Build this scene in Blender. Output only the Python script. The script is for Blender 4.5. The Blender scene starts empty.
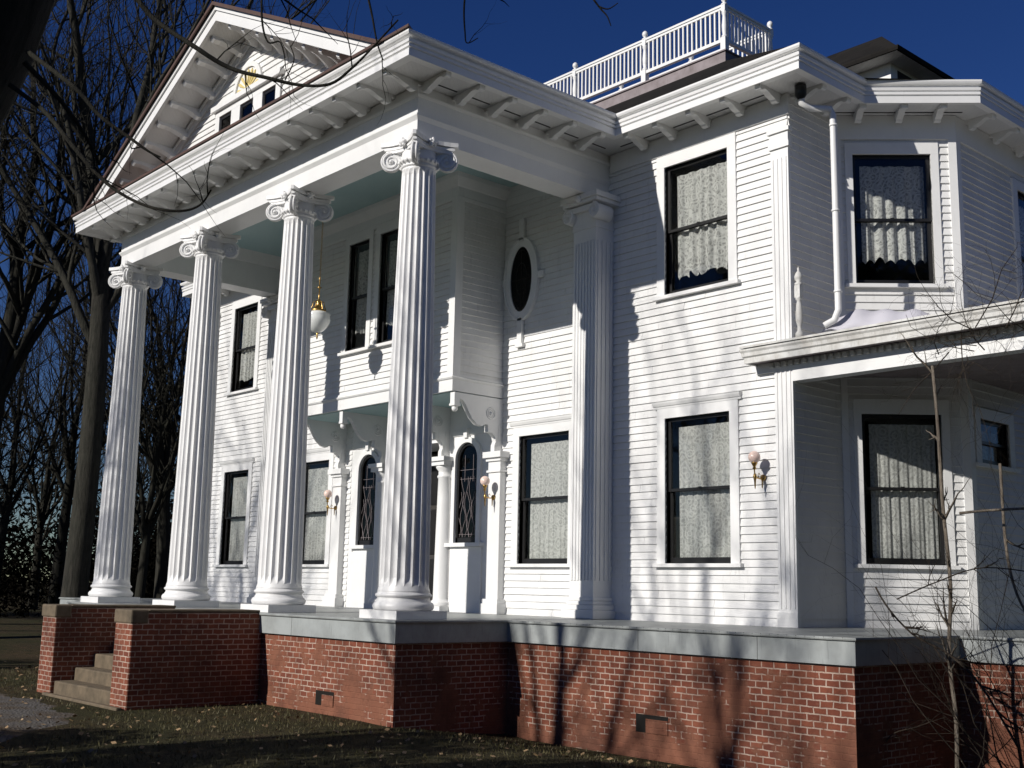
import bpy, math, random
from math import sin, cos, pi, radians, sqrt, atan2
from mathutils import Matrix, Vector
S = bpy.context.scene
COL = S.collection

# ------------------------------------------------------------------ camera
yaw, pit, rol, fpx = .843, .174, .021, 1164.139
CAM = Vector((13.137, -9.725, .447))
F = Vector((-sin(yaw)*cos(pit), cos(yaw)*cos(pit), sin(pit)))
R0 = Vector((cos(yaw), sin(yaw), 0)); U0 = R0.cross(F)
R_ = cos(rol)*R0 + sin(rol)*U0; U_ = -sin(rol)*R0 + cos(rol)*U0
cd = bpy.data.cameras.new('camera'); cam = bpy.data.objects.new('camera', cd); COL.objects.link(cam)
cd.sensor_width = 36; cd.lens = fpx/1024*36; cd.clip_start = .05; cd.clip_end = 2000
cam.matrix_world = Matrix(((R_.x, U_.x, -F.x, CAM.x), (R_.y, U_.y, -F.y, CAM.y), (R_.z, U_.z, -F.z, CAM.z), (0, 0, 0, 1)))
S.camera = cam

# ------------------------------------------------------------------ world and sun
SUN_TRAVEL = Vector((.118, 1, -.5)).normalized()
elev = math.asin(-SUN_TRAVEL.z)
az = atan2(-SUN_TRAVEL.x, -SUN_TRAVEL.y)            # clockwise from +Y, towards the sun
w = bpy.data.worlds.new('World'); S.world = w; w.use_nodes = True
nt = w.node_tree; bg = nt.nodes['Background']; bg.inputs[1].default_value = .05
sk = nt.nodes.new('ShaderNodeTexSky'); sk.sky_type = 'NISHITA'; sk.sun_disc = False
sk.sun_elevation = elev; sk.sun_rotation = az
sk.air_density = 1.0; sk.dust_density = 0.0; sk.ozone_density = 4.0; sk.altitude = 800
hs_ = nt.nodes.new('ShaderNodeHueSaturation'); hs_.inputs['Saturation'].default_value = 1.25; hs_.inputs['Value'].default_value = .94; hs_.inputs['Hue'].default_value = .522
nt.links.new(sk.outputs[0], hs_.inputs['Color']); nt.links.new(hs_.outputs[0], bg.inputs[0])
sd = bpy.data.lights.new('sun', 'SUN'); sd.energy = 4.4; sd.angle = radians(.55); sd.color = (1, .955, .89)
sun = bpy.data.objects.new('sun', sd); COL.objects.link(sun)
sun.rotation_euler = SUN_TRAVEL.to_track_quat('-Z', 'Y').to_euler(); sun.location = (0, -20, 30)
S.view_settings.view_transform = 'Standard'; S.view_settings.look = 'None'
S.view_settings.exposure = 0.0; S.view_settings.gamma = 1; S.view_settings.use_curve_mapping = False

# ------------------------------------------------------------------ materials
class NT:
    def __init__(s, name):
        s.m = bpy.data.materials.new(name); s.m.use_nodes = True; s.t = s.m.node_tree
        s.b = s.t.nodes['Principled BSDF']; s.out = s.t.nodes['Material Output']
    def n(s, typ, **kw):
        o = s.t.nodes.new('ShaderNode'+typ)
        for k, v in kw.items():
            if k.startswith('i_'): o.inputs[k[2:].replace('_', ' ')].default_value = v
            else: setattr(o, k, v)
        return o
    def l(s, a, b): s.t.links.new(a, b)
    def coord(s, kind='Object', scale=(1, 1, 1)):
        c = s.n('TexCoord'); mp = s.n('Mapping'); mp.inputs['Scale'].default_value = scale
        s.l(c.outputs[kind], mp.inputs[0]); return mp.outputs[0]
    def noise(s, vec, scale, detail=4, rough=.55):
        o = s.n('TexNoise'); o.inputs['Scale'].default_value = scale; o.inputs['Detail'].default_value = detail
        o.inputs['Roughness'].default_value = rough; s.l(vec, o.inputs['Vector']); return o.outputs['Fac']
    def ramp(s, fac, stops):
        o = s.n('ValToRGB'); e = o.color_ramp.elements
        while len(e) < len(stops): e.new(.5)
        for i, (p, c) in enumerate(stops): e[i].position = p; e[i].color = (*c, 1) if len(c) == 3 else c
        s.l(fac, o.inputs[0]); return o.outputs[0]
    def mix(s, fac, a, b, mode='MIX'):
        o = s.n('MixRGB', blend_type=mode)
        for k, v in ((0, fac), (1, a), (2, b)):
            if isinstance(v, (int, float)): o.inputs[k].default_value = v
            elif isinstance(v, tuple): o.inputs[k].default_value = (*v, 1)
            else: s.l(v, o.inputs[k])
        return o.outputs[0]
    def math(s, op, a, b=0., c=None):
        o = s.n('Math', operation=op)
        for k, v in ((0, a), (1, b), (2, c)):
            if v is None: continue
            if isinstance(v, (int, float)): o.inputs[k].default_value = v
            else: s.l(v, o.inputs[k])
        return o.outputs[0]
    def bump(s, h, strength=.3, dist=.01):
        o = s.n('Bump'); o.inputs['Strength'].default_value = strength; o.inputs['Distance'].default_value = dist
        s.l(h, o.inputs['Height']); s.l(o.outputs[0], s.b.inputs['Normal'])
    def fin(s, col, rough=.6, metal=0, spec=.4):
        if isinstance(col, tuple): s.b.inputs['Base Color'].default_value = (*col, 1)
        else: s.l(col, s.b.inputs['Base Color'])
        if isinstance(rough, (int, float)): s.b.inputs['Roughness'].default_value = rough
        else: s.l(rough, s.b.inputs['Roughness'])
        s.b.inputs['Metallic'].default_value = metal; s.b.inputs['Specular IOR Level'].default_value = spec
        return s.m
def paint(name, a, b, rough=.5, dirt=.25, sc=1.0):
    t = NT(name); v = t.coord(); n1 = t.noise(v, 1.3*sc, 6, .65); n2 = t.noise(t.coord(scale=(14, 14, 1.5)), 1.2*sc, 5, .6)
    c = t.mix(t.ramp(n1, [(.35, (0, 0, 0)), (.75, (1, 1, 1))]), a, b)
    c = t.mix(t.math('MULTIPLY', t.ramp(n2, [(.58, (0, 0, 0)), (.8, (1, 1, 1))]), dirt), c, tuple(x*.55 for x in b))
    t.bump(t.noise(v, 40, 3), .12, .004)
    return t.fin(c, rough)
M = {}
M['white'] = paint('white_paint', (.81, .81, .80), (.70, .695, .68), .45, .42)
M['trim'] = paint('trim_paint', (.82, .82, .81), (.75, .75, .74), .4, .15)
M['column'] = paint('column_paint', (.83, .83, .82), (.75, .745, .74), .42, .3, 2)
M['weathered'] = paint('weathered_white_paint', (.72, .72, .70), (.42, .40, .36), .6, .8, 3)
M['blue'] = paint('ceiling_blue_paint', (.42, .58, .59), (.36, .52, .54), .5, .1)
M['fascia'] = paint('grey_fascia_paint', (.37, .395, .39), (.25, .265, .26), .5, .6, 2)
M['deck'] = paint('grey_deck_paint', (.34, .36, .35), (.20, .21, .2), .4, .6, 3)
M['sash'] = paint('black_sash_paint', (.012, .012, .013), (.02, .02, .02), .35, .1)
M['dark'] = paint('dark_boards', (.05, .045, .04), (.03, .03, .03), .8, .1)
M['brown'] = paint('roof_edge_brown', (.10, .055, .04), (.06, .035, .03), .6, .4)
M['curb'] = paint('weathered_grey_board', (.30, .26, .27), (.18, .15, .15), .7, .6, 3)
M['stone'] = paint('limestone', (.17, .13, .085), (.075, .06, .04), .8, .6, 4)
bt_ = NT('brass'); bn_ = bt_.noise(bt_.coord(), 30, 4); M['brass'] = bt_.fin(bt_.mix(bn_, (.30, .17, .05), (.75, .50, .18)), bt_.math('MULTIPLY_ADD', bn_, .4, .12), 1)
M['iron'] = NT('iron').fin((.03, .028, .025), .5, .6)
M['peachglass'] = NT('peach_glass').fin((.84, .64, .56), .12, 0, .6)
M['milk'] = NT('milk_glass').fin((.82, .84, .82), .1, 0, .6)
M['gold'] = NT('gold_paint').fin((.72, .58, .24), .5)
def soffit_mat():
    t = NT('beadboard_soffit'); v = t.coord('Object')
    sp = t.n('SeparateXYZ'); t.l(v, sp.inputs[0])
    g = t.math('ABSOLUTE', t.math('SUBTRACT', t.math('FRACT', t.math('MULTIPLY', t.math('ADD', sp.outputs[0], sp.outputs[1]), 1/.085)), .5))
    gr = t.ramp(g, [(.0, (0, 0, 0)), (.10, (1, 1, 1))]); t.bump(gr, .6, .006)
    return t.fin(t.mix(t.noise(v, 2), (.74, .74, .73), (.64, .64, .63)), .5)
M['soffit'] = soffit_mat()
def brick():
    t = NT('old_red_brick'); g = t.n('NewGeometry'); c = t.n('TexCoord')
    sp = t.n('SeparateXYZ'); t.l(c.outputs['Object'], sp.inputs[0])
    sn = t.n('SeparateXYZ'); t.l(g.outputs['True Normal'], sn.inputs[0])
    ax = t.math('GREATER_THAN', t.math('ABSOLUTE', sn.outputs[0]), .7)
    uu = t.math('ADD', t.math('MULTIPLY', sp.outputs[0], t.math('SUBTRACT', 1., ax)), t.math('MULTIPLY', sp.outputs[1], ax))
    v0 = t.n('CombineXYZ'); t.l(uu, v0.inputs[0]); t.l(sp.outputs[2], v0.inputs[1])
    nz = t.n('TexNoise'); nz.inputs['Scale'].default_value = 9; t.l(c.outputs['Object'], nz.inputs['Vector'])
    ad = t.n('VectorMath', operation='MULTIPLY_ADD'); t.l(nz.outputs['Color'], ad.inputs[0]); ad.inputs[1].default_value = (.026, .02, 0); t.l(v0.outputs[0], ad.inputs[2])
    b = t.n('TexBrick'); b.inputs['Scale'].default_value = 1; b.inputs['Brick Width'].default_value = .172; b.inputs['Row Height'].default_value = .0765
    b.inputs['Mortar Size'].default_value = .009; b.inputs['Mortar Smooth'].default_value = .25; b.inputs['Bias'].default_value = -.2
    b.inputs['Color1'].default_value = (.235, .078, .045, 1); b.inputs['Color2'].default_value = (.125, .042, .03, 1); b.inputs['Mortar'].default_value = (.60, .49, .40, 1)
    t.l(ad.outputs[0], b.inputs['Vector'])
    ob = c.outputs['Object']
    spot = t.noise(ob, 1.5, 5, .7)
    # mortar partly lost or smeared over with red clay, more so near the ground
    zz = t.math('MULTIPLY', t.math('ADD', sp.outputs[2], .85), .13)
    worn = t.ramp(t.math('SUBTRACT', spot, zz), [(.52, (0, 0, 0)), (.56, (1, 1, 1))])
    clay = t.mix(t.noise(ob, 5, 5), (.165, .058, .036), (.26, .12, .075))
    base = t.mix(t.math('MULTIPLY', t.noise(ob, 20, 3), .55), b.outputs['Color'], (.22, .06, .035))
    base = t.mix(worn, base, t.mix(t.math('MULTIPLY', b.outputs['Fac'], .3), clay, (.3, .13, .08)))
    chip = t.ramp(t.noise(ob, 11, 4, .7), [(.60, (0, 0, 0)), (.66, (1, 1, 1))]); base = t.mix(t.math('MULTIPLY', chip, .5), base, (.13, .045, .03))
    big = t.noise(ob, 3.1, 4, .6); base = t.mix(t.ramp(big, [(.45, (0, 0, 0)), (.7, (.5, .5, .5))]), base, (.25, .10, .06))
    soot_shade = t.ramp(t.noise(ob, .9, 6, .7), [(.47, (0, 0, 0)), (.66, (1, 1, 1))])
    base = t.mix(t.math('MULTIPLY', soot_shade, .65), base, (.055, .026, .02))  # sooty blotches, made heavier to put deep shade into the brick colour
    pale = t.ramp(t.noise(ob, 2.3, 6, .75), [(.62, (0, 0, 0)), (.72, (1, 1, 1))])
    base = t.mix(t.math('MULTIPLY', pale, .3), base, (.42, .28, .2))
    h = t.math('ADD', t.math('MULTIPLY', t.math('SUBTRACT', 1., b.outputs['Fac']), .8), t.math('MULTIPLY', t.noise(ob, 45, 3), .5))
    t.bump(h, .8, .012)
    return t.fin(base, .85, 0, .2)
M['brick'] = brick()
def shingle():
    t = NT('dark_shingles'); v = t.coord()
    b = t.n('TexBrick'); b.inputs['Scale'].default_value = 1; b.inputs['Brick Width'].default_value = .3; b.inputs['Row Height'].default_value = .14; b.inputs['Mortar Size'].default_value = .006
    b.inputs['Color1'].default_value = (.013, .012, .012, 1); b.inputs['Color2'].default_value = (.026, .024, .022, 1); b.inputs['Mortar'].default_value = (.01, .01, .01, 1)
    t.l(v, b.inputs['Vector']); t.bump(b.outputs['Color'], .6, .02)
    return t.fin(t.mix(t.noise(v, 3), b.outputs['Color'], (.02, .019, .018)), .95, 0, .03)
M['shingle'] = shingle()
def bark(name, a, b, sc=1.):
    t = NT(name); v = t.coord(scale=(9*sc, 9*sc, 1.6*sc)); n = t.noise(v, 1.5, 8, .7); n2 = t.noise(t.coord(), .7, 3)
    c = t.mix(t.ramp(n, [(.35, (0, 0, 0)), (.65, (1, 1, 1))]), a, b); c = t.mix(t.math('MULTIPLY', n2, .4), c, (.06, .065, .045))
    t.bump(n, .9, .05); return t.fin(c, .9, 0, .2)
M['bark'] = bark('grey_bark', (.010, .009, .008), (.045, .040, .034))
M['shadebark'] = bark('shaded_bark', (.007, .006, .0055), (.026, .022, .018))  # bark toned down: shading by the woods put into the colour
M['vine'] = bark('pale_vine_bark', (.16, .12, .09), (.42, .36, .29), 4)
M['darkvine'] = bark('dark_vine_bark', (.035, .025, .02), (.09, .065, .05), 4)
def leaf(name, a, b):
    t = NT(name); v = t.coord(); return t.fin(t.mix(t.noise(v, 1.2, 4), a, b), .6, 0, .3)
M['leaf'] = leaf('evergreen_leaf', (.022, .04, .014), (.05, .075, .028))
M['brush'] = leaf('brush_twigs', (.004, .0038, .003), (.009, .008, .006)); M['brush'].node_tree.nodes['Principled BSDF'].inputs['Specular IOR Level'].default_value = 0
M['grassblade'] = leaf('winter_grass_blade', (.05, .058, .02), (.13, .10, .045))
M['dryleaf'] = leaf('dry_leaf', (.20, .12, .06), (.42, .30, .17))
M['cloth'] = NT('tarp_cloth').fin((.54, .53, .58), .75)
def ground_mat():
    t = NT('winter_lawn'); v = t.coord()
    n1 = t.noise(v, .5, 6, .6); n2 = t.noise(v, 6, 6, .7); n3 = t.noise(v, 45, 4, .7)
    c = t.mix(t.ramp(n1, [(.4, (0, 0, 0)), (.62, (1, 1, 1))]), (.050, .046, .020), (.075, .052, .030))
    c = t.mix(t.ramp(n2, [(.42, (0, 0, 0)), (.68, (1, 1, 1))]), c, (.028, .030, .014))
    c = t.mix(t.ramp(n3, [(.6, (0, 0, 0)), (.75, (1, 1, 1))]), c, (.13, .10, .06))
    t.bump(t.math('ADD', n3, n2), .8, .05); return t.fin(c, .95, 0, .15)
M['ground'] = ground_mat()
def gravel_mat():
    t = NT('gravel_drive'); v = t.coord(); vo = t.n('TexVoronoi'); vo.inputs['Scale'].default_value = 28; t.l(v, vo.inputs['Vector'])
    n1 = t.noise(v, 1.4, 6, .6)
    c = t.mix(t.noise(v, 30, 5, .8), (.06, .056, .052), (.17, .16, .15)); c = t.mix(t.ramp(n1, [(.45, (0, 0, 0)), (.65, (1, 1, 1))]), c, (.085, .062, .04))
    t.bump(vo.outputs['Distance'], .9, .02); return t.fin(c, .95, 0, .15)
M['gravel'] = gravel_mat()
def glass_mat(name, tint):
    t = NT(name); t.t.nodes.remove(t.b)
    tr = t.n('BsdfTransparent'); tr.inputs[0].default_value = (*tint, 1)
    gl = t.n('BsdfGlossy'); gl.inputs['Roughness'].default_value = .03; gl.inputs['Color'].default_value = (.8, .8, .8, 1)
    lw = t.n('LayerWeight'); lw.inputs[0].default_value = .5; fz = t.math('MULTIPLY_ADD', t.math('POWER', lw.outputs['Facing'], 5.), .9, .032)
    n = t.noise(t.coord(), 1.7, 2); bp = t.n('Bump'); bp.inputs['Strength'].default_value = .15; bp.inputs['Distance'].default_value = .02; t.l(n, bp.inputs['Height']); t.l(bp.outputs[0], gl.inputs['Normal'])
    mx = t.n('MixShader'); t.l(fz, mx.inputs[0]); t.l(tr.outputs[0], mx.inputs[1]); t.l(gl.outputs[0], mx.inputs[2]); t.l(mx.outputs[0], t.out.inputs[0]); return t.m
M['glass'] = glass_mat('window_glass', (.93, .94, .93))
M['darkglass'] = glass_mat('dark_leaded_glass', (.25, .26, .26))
def lace_mat(name='lace', dens=.5, sc=1., lo=.40):
    t = NT(name); t.t.nodes.remove(t.b)
    c = t.n('TexCoord'); v = c.outputs['Object']
    vo = t.n('TexVoronoi'); vo.inputs['Scale'].default_value = 17*sc; vo.feature = 'DISTANCE_TO_EDGE'; t.l(v, vo.inputs['Vector'])
    v2 = t.n('TexVoronoi'); v2.inputs['Scale'].default_value = 6.5*sc; v2.feature = 'F1'; t.l(v, v2.inputs['Vector'])
    nw = t.n('TexNoise'); nw.inputs['Scale'].default_value = 5; t.l(v, nw.inputs['Vector'])
    ring = t.math('LESS_THAN', t.math('ABSOLUTE', t.math('SUBTRACT', t.math('FRACT', t.math('ADD', t.math('MULTIPLY', v2.outputs['Distance'], 3.2), nw.outputs['Fac'])), .5)), .2)
    thr = t.math('LESS_THAN', vo.outputs['Distance'], .12)
    n = t.math('GREATER_THAN', t.noise(v, 38, 3, .7), .52)
    a = t.math('MAXIMUM', t.math('MULTIPLY', ring, .92), t.math('MULTIPLY', thr, .8)); a = t.math('MAXIMUM', a, t.math('MULTIPLY', n, .66)); a = t.math('MAXIMUM', a, lo)
    df = t.n('BsdfDiffuse'); df.inputs[0].default_value = (.86, .85, .83, 1)
    tl = t.n('BsdfTranslucent'); tl.inputs[0].default_value = (.4, .4, .38, 1)
    m0 = t.n('MixShader'); m0.inputs[0].default_value = .25; t.l(df.outputs[0], m0.inputs[1]); t.l(tl.outputs[0], m0.inputs[2])
    tr = t.n('BsdfTransparent'); mx = t.n('MixShader'); t.l(a, mx.inputs[0]); t.l(tr.outputs[0], mx.inputs[1]); t.l(m0.outputs[0], mx.inputs[2]); t.l(mx.outputs[0], t.out.inputs[0]); return t.m
M['lace'] = lace_mat('lace', .72, 1., .60); M['lace_upper'] = lace_mat('lace_upper', .72, .95, .45)

# ------------------------------------------------------------------ mesh helper
class MB:
    def __init__(s, mat=None): s.v = []; s.f = []; s.sm = []; s.M = mat or Matrix.Identity(4)
    def add(s, vs, fs, smooth=False):
        k = len(s.v); s.v += [tuple(s.M @ Vector(p)) for p in vs]
        for f in fs: s.f.append([i+k for i in f]); s.sm.append(smooth)
    def box(s, a, b):
        x0, y0, z0 = a; x1, y1, z1 = b
        if x0 > x1: x0, x1 = x1, x0
        if y0 > y1: y0, y1 = y1, y0
        if z0 > z1: z0, z1 = z1, z0
        s.add([(x0, y0, z0), (x1, y0, z0), (x1, y1, z0), (x0, y1, z0), (x0, y0, z1), (x1, y0, z1), (x1, y1, z1), (x0, y1, z1)],
              [(3, 2, 1, 0), (4, 5, 6, 7), (0, 1, 5, 4), (1, 2, 6, 5), (2, 3, 7, 6), (3, 0, 4, 7)])
    def prism(s, poly, f, a, b, smooth=False):
        """poly of 2D points, f(u, v, w) -> xyz, extruded over w in a..b"""
        n = len(poly); vs = [f(u, v, a) for u, v in poly] + [f(u, v, b) for u, v in poly]
        s.add(vs, [(i, (i+1) % n, (i+1) % n+n, i+n) for i in range(n)], smooth)
        s.add(vs, [tuple(range(n))[::-1], tuple(range(n, 2*n))])
    def lathe(s, prof, c=(0, 0, 0), n=20, smooth=True, axis='Z'):
        vs = []; m = len(prof)
        for i in range(n):
            a = 2*pi*i/n
            for r, z in prof:
                p = (r*cos(a), r*sin(a), z)
                if axis == 'Y': p = (r*cos(a), z, r*sin(a))
                vs.append((p[0]+c[0], p[1]+c[1], p[2]+c[2]))
        s.add(vs, [(i*m+j, ((i+1) % n)*m+j, ((i+1) % n)*m+j+1, i*m+j+1) for i in range(n) for j in range(m-1)], smooth)
    def tube(s, pts, rad, n=8, smooth=True, caps=True):
        pts = [Vector(p) for p in pts]; vs = []; k = len(pts)
        if isinstance(rad, (int, float)): rad = [rad]*k
        prev = None
        for i, p in enumerate(pts):
            d = (pts[min(i+1, k-1)]-pts[max(i-1, 0)])
            if d.length < 1e-9: d = Vector((0, 0, 1))
            d.normalize()
            if prev is None: x = d.orthogonal().normalized()
            else:
                x = prev - d*prev.dot(d)
                x = x.normalized() if x.length > 1e-6 else d.orthogonal().normalized()
            prev = x; y = d.cross(x)
            for j in range(n):
                a = 2*pi*j/n; vs.append(p + (x*cos(a)+y*sin(a))*rad[i])
        s.add(vs, [(i*n+j, i*n+(j+1) % n, (i+1)*n+(j+1) % n, (i+1)*n+j) for i in range(k-1) for j in range(n)], smooth)
        if caps: s.add(vs, [tuple(range(n))[::-1], tuple(range((k-1)*n, k*n))])
    def sweep(s, path, prof, offs=None, closed=False):
        """profile [(out, z)] along XY path, outside to the right of travel; offs scales 'out' per edge"""
        n = len(path); E = []
        for i in range(n-1):
            d = Vector((path[i+1][0]-path[i][0], path[i+1][1]-path[i][1])).normalized(); E.append((Vector(path[i]), d, Vector((d.y, -d.x))))
        offs = offs or [1.]*(n-1)
        rows = []
        for i in range(n):
            row = []
            for o, z in prof:
                if i == 0: p = E[0][0]+E[0][2]*o*offs[0]
                elif i == n-1: p = Vector(path[-1])+E[-1][2]*o*offs[-1]
                else:
                    p1, d1, n1 = E[i-1]; p2, d2, n2 = E[i]
                    a = p1+n1*o*offs[i-1]; b = p2+n2*o*offs[i]; cr = d1.x*d2.y-d1.y*d2.x
                    if abs(cr) < 1e-6: p = b
                    else:
                        t = ((b.x-a.x)*d2.y-(b.y-a.y)*d2.x)/cr; p = a+d1*t
                row.append((p.x, p.y, z))
            rows.append(row)
        m = len(prof); vs = [p for r in rows for p in r]
        s.add(vs, [(i*m+j, i*m+(j+1) % m, (i+1)*m+(j+1) % m, (i+1)*m+j) for i in range(n-1) for j in range(m)])
        s.add(vs, [tuple(range(m)), tuple(range((n-1)*m, n*m))[::-1]])
    def ell(s, c, r, n=12, m=8):
        s.lathe([(max(1e-4, r[0]*sin(pi*j/m)), -r[2]*cos(pi*j/m)) for j in range(m+1)], c, n)
    def build(s, name, mat, parent=None, bevel=0, loc=None):
        me = bpy.data.meshes.new(name); me.from_pydata(s.v, [], s.f); me.polygons.foreach_set('use_smooth', s.sm)
        mt = M[mat] if isinstance(mat, str) else mat; me.materials.append(mt); me.update()
        o = bpy.data.objects.new(name, me); COL.objects.link(o)
        if parent: o.parent = parent
        if bevel:
            b = o.modifiers.new('bevel', 'BEVEL'); b.width = bevel; b.segments = 2; b.limit_method = 'ANGLE'; b.angle_limit = radians(40)
        return o
def tag(o, label=None, cat=None, group=None, kind=None):
    if label: o['label'] = label
    if cat: o['category'] = cat
    if group: o['group'] = group
    if kind: o['kind'] = kind
    return o
def thing(name, label, cat, loc=(0, 0, 0), group=None):
    o = bpy.data.objects.new(name, None); COL.objects.link(o); o.location = loc; o.empty_display_size = .3
    return tag(o, label, cat, group)
def T(x, y, z=0, rz=0): return Matrix.Translation((x, y, z)) @ Matrix.Rotation(rz, 4, 'Z')
R = random.Random(7)

# ------------------------------------------------------------------ key measures
XC = -5.19; XL = -10.38; YW = 4.12; XM = 3.62; YS = 5.32; DD = 1.295; XML = 2*XC-XM
XD = XM+DD; YD = YS+DD; YB = 2.96; YBACK = 15.
ZG = -1.4
def gz(x, y):
    z = -1.36
    z -= .26*max(0, min(1, x+.6)) * max(0, min(1, (y+.4)/1.8))
    z += .5*max(0, min(1, (-x-14)/25))
    z += .05*sin(x*.7+1)*cos(y*.6)*max(0, min(1, (abs(x+5)-8)/8))
    return z

# ------------------------------------------------------------------ ground
def ground():
    m = MB(); xs = [-600, -300, -150, -90]+[-70+i*2.0 for i in range(24)]+[-22+i*.6 for i in range(60)]+[15, 20, 30, 60, 150, 400]
    ys = [-400, -150, -70, -40, -28]+[-20+i*.6 for i in range(60)]+[18, 22, 30, 45, 70, 120, 300, 700]
    vs = [(x, y, gz(x, y)) for y in ys for x in xs]; n = len(xs)
    m.add(vs, [(j*n+i, j*n+i+1, (j+1)*n+i+1, (j+1)*n+i) for j in range(len(ys)-1) for i in range(n-1)], True)
    tag(m.build('ground', 'ground'), 'winter lawn of thin brownish green grass around the house', None, None, 'structure')
    # gravel drive passing in front of the steps
    m = MB(); L = []; k = 360; rg = random.Random(1); jj = [rg.uniform(-1, 1) for _ in range(k+2)]
    for i in range(k+1):
        x = -60+i*(72/k); ya = -2.7+.12*sin(x*.8)+.10*sin(x*2.3)+.07*sin(x*5.7)+.07*jj[i] + (0 if x < -2.9 else -(x+2.9)*.8); yb = ya-7-.3*sin(x)
        for q in range(9):
            y = ya+(yb-ya)*q/8; L.append((x, y, gz(x, y)+(-.012 if q in (0, 8) else .016)))
    m.add(L, [(i*9+q, (i+1)*9+q, (i+1)*9+q+1, i*9+q+1) for i in range(k) for q in range(8)], True)
    tag(m.build('driveway', 'gravel'), 'grey gravel drive curving past the steps', None, None, 'structure')
ground()

# ------------------------------------------------------------------ the house
house = thing('mansion', 'white clapboard mansion with four tall fluted columns on a brick base', 'house', (XC, YW, 0))
house_inv = Matrix.Translation((-XC, -YW, 0))
def hb(mb, name, mat, parent=None, bevel=0):
    """build in world coordinates, under the house or under a part of it"""
    mb.v = [(x-XC, y-YW, z) for x, y, z in mb.v]
    o = mb.build(name, mat, parent or house, bevel)
    return o
# materials use Object coordinates; every house part shares the origin of the house, so patterns run through

P = .1175
def clap(m, x0, x1, z0, z1, holes=(), zoff=0.):
    """clapboards in local frame: x along, y = 0 wall plane, outside is -y"""
    k0 = int(math.floor((z0-zoff)/P)); k1 = int(math.ceil((z1-zoff)/P))
    for k in range(k0, k1):
        zb = zoff+k*P; zt = zb+P
        cuts = sorted({max(z0, zb), min(z1, zt)} | {h for o in holes for h in (o[2], o[3]) if max(z0, zb) < h < min(z1, zt)})
        for a, b in zip(cuts, cuts[1:]):
            if b-a < 1e-4: continue
            mid = (a+b)/2; iv = [(x0, x1)]
            for o in holes:
                if o[2] < mid < o[3]:
                    iv2 = []
                    for p, q in iv:
                        if o[1] <= p or o[0] >= q: iv2.append((p, q)); continue
                        if o[0] > p: iv2.append((p, o[0]))
                        if o[1] < q: iv2.append((o[1], q))
                    iv = iv2
            ya = -(.030-.024*(a-zb)/P); yb = -(.030-.024*(b-zb)/P)
            iv2 = []
            for p, q in iv:
                while q-p > 1.6 and b-a > P*.9:
                    c_ = p+R.uniform(.9, 3.4)
                    if c_ > q-.3: break
                    iv2.append((p, c_-.0015)); p = c_+.0015
                iv2.append((p, q))
            for p, q in iv2:
                j = R.uniform(-.003, .002)
                m.add([(p, 0, a), (q, 0, a), (q, ya+j, a), (p, ya+j, a), (p, 0, b), (q, 0, b), (q, yb+j, b), (p, yb+j, b)],
                      [(3, 2, 1, 0), (4, 5, 6, 7), (0, 1, 5, 4), (1, 2, 6, 5), (2, 3, 7, 6), (3, 0, 4, 7)])
def sheath(m, x0, x1, z0, z1, holes=(), t=.12, y0=.002):
    xs = sorted({x0, x1} | {v for o in holes for v in o[:2] if x0 < v < x1}); zs = sorted({z0, z1} | {v for o in holes for v in o[2:] if z0 < v < z1})
    for a, b in zip(xs, xs[1:]):
        for c, d in zip(zs, zs[1:]):
            mx, mz = (a+b)/2, (c+d)/2
            if any(o[0] < mx < o[1] and o[2] < mz < o[3] for o in holes): continue
            m.box((a, y0, c), (b, y0+t, d))
def curtain(m, x0, x1, z0, z1, y, scallop=0., folds=9, seed=0, lift=.0):
    r = random.Random(seed); nx = 72; nz = 14; ph = r.uniform(0, 6)
    vs = []
    for j in range(nz+1):
        for i in range(nx+1):
            u = i/nx; wv = (.040 if scallop else .015)*sin(u*folds*2*pi+ph+.8*sin(u*9+ph))+.010*sin(u*folds*4.7*pi+ph*2)
            zb = z0+scallop*(.5+.5*abs(sin(u*folds*pi*.5+ph*.5)))*-1+scallop+lift*(1-u)*.0
            if scallop: zb += .07*abs(sin(u*folds*pi*1.3+ph))+lift*(u)*.2
            z = z1+(zb-z1)*j/nz
            vs.append((x0+(x1-x0)*u, y+wv*(.4+.6*j/nz), z))
    n = nx+1
    m.add(vs, [(j*n+i, j*n+i+1, (j+1)*n+i+1, (j+1)*n+i) for j in range(nz) for i in range(nx)], True)
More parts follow.
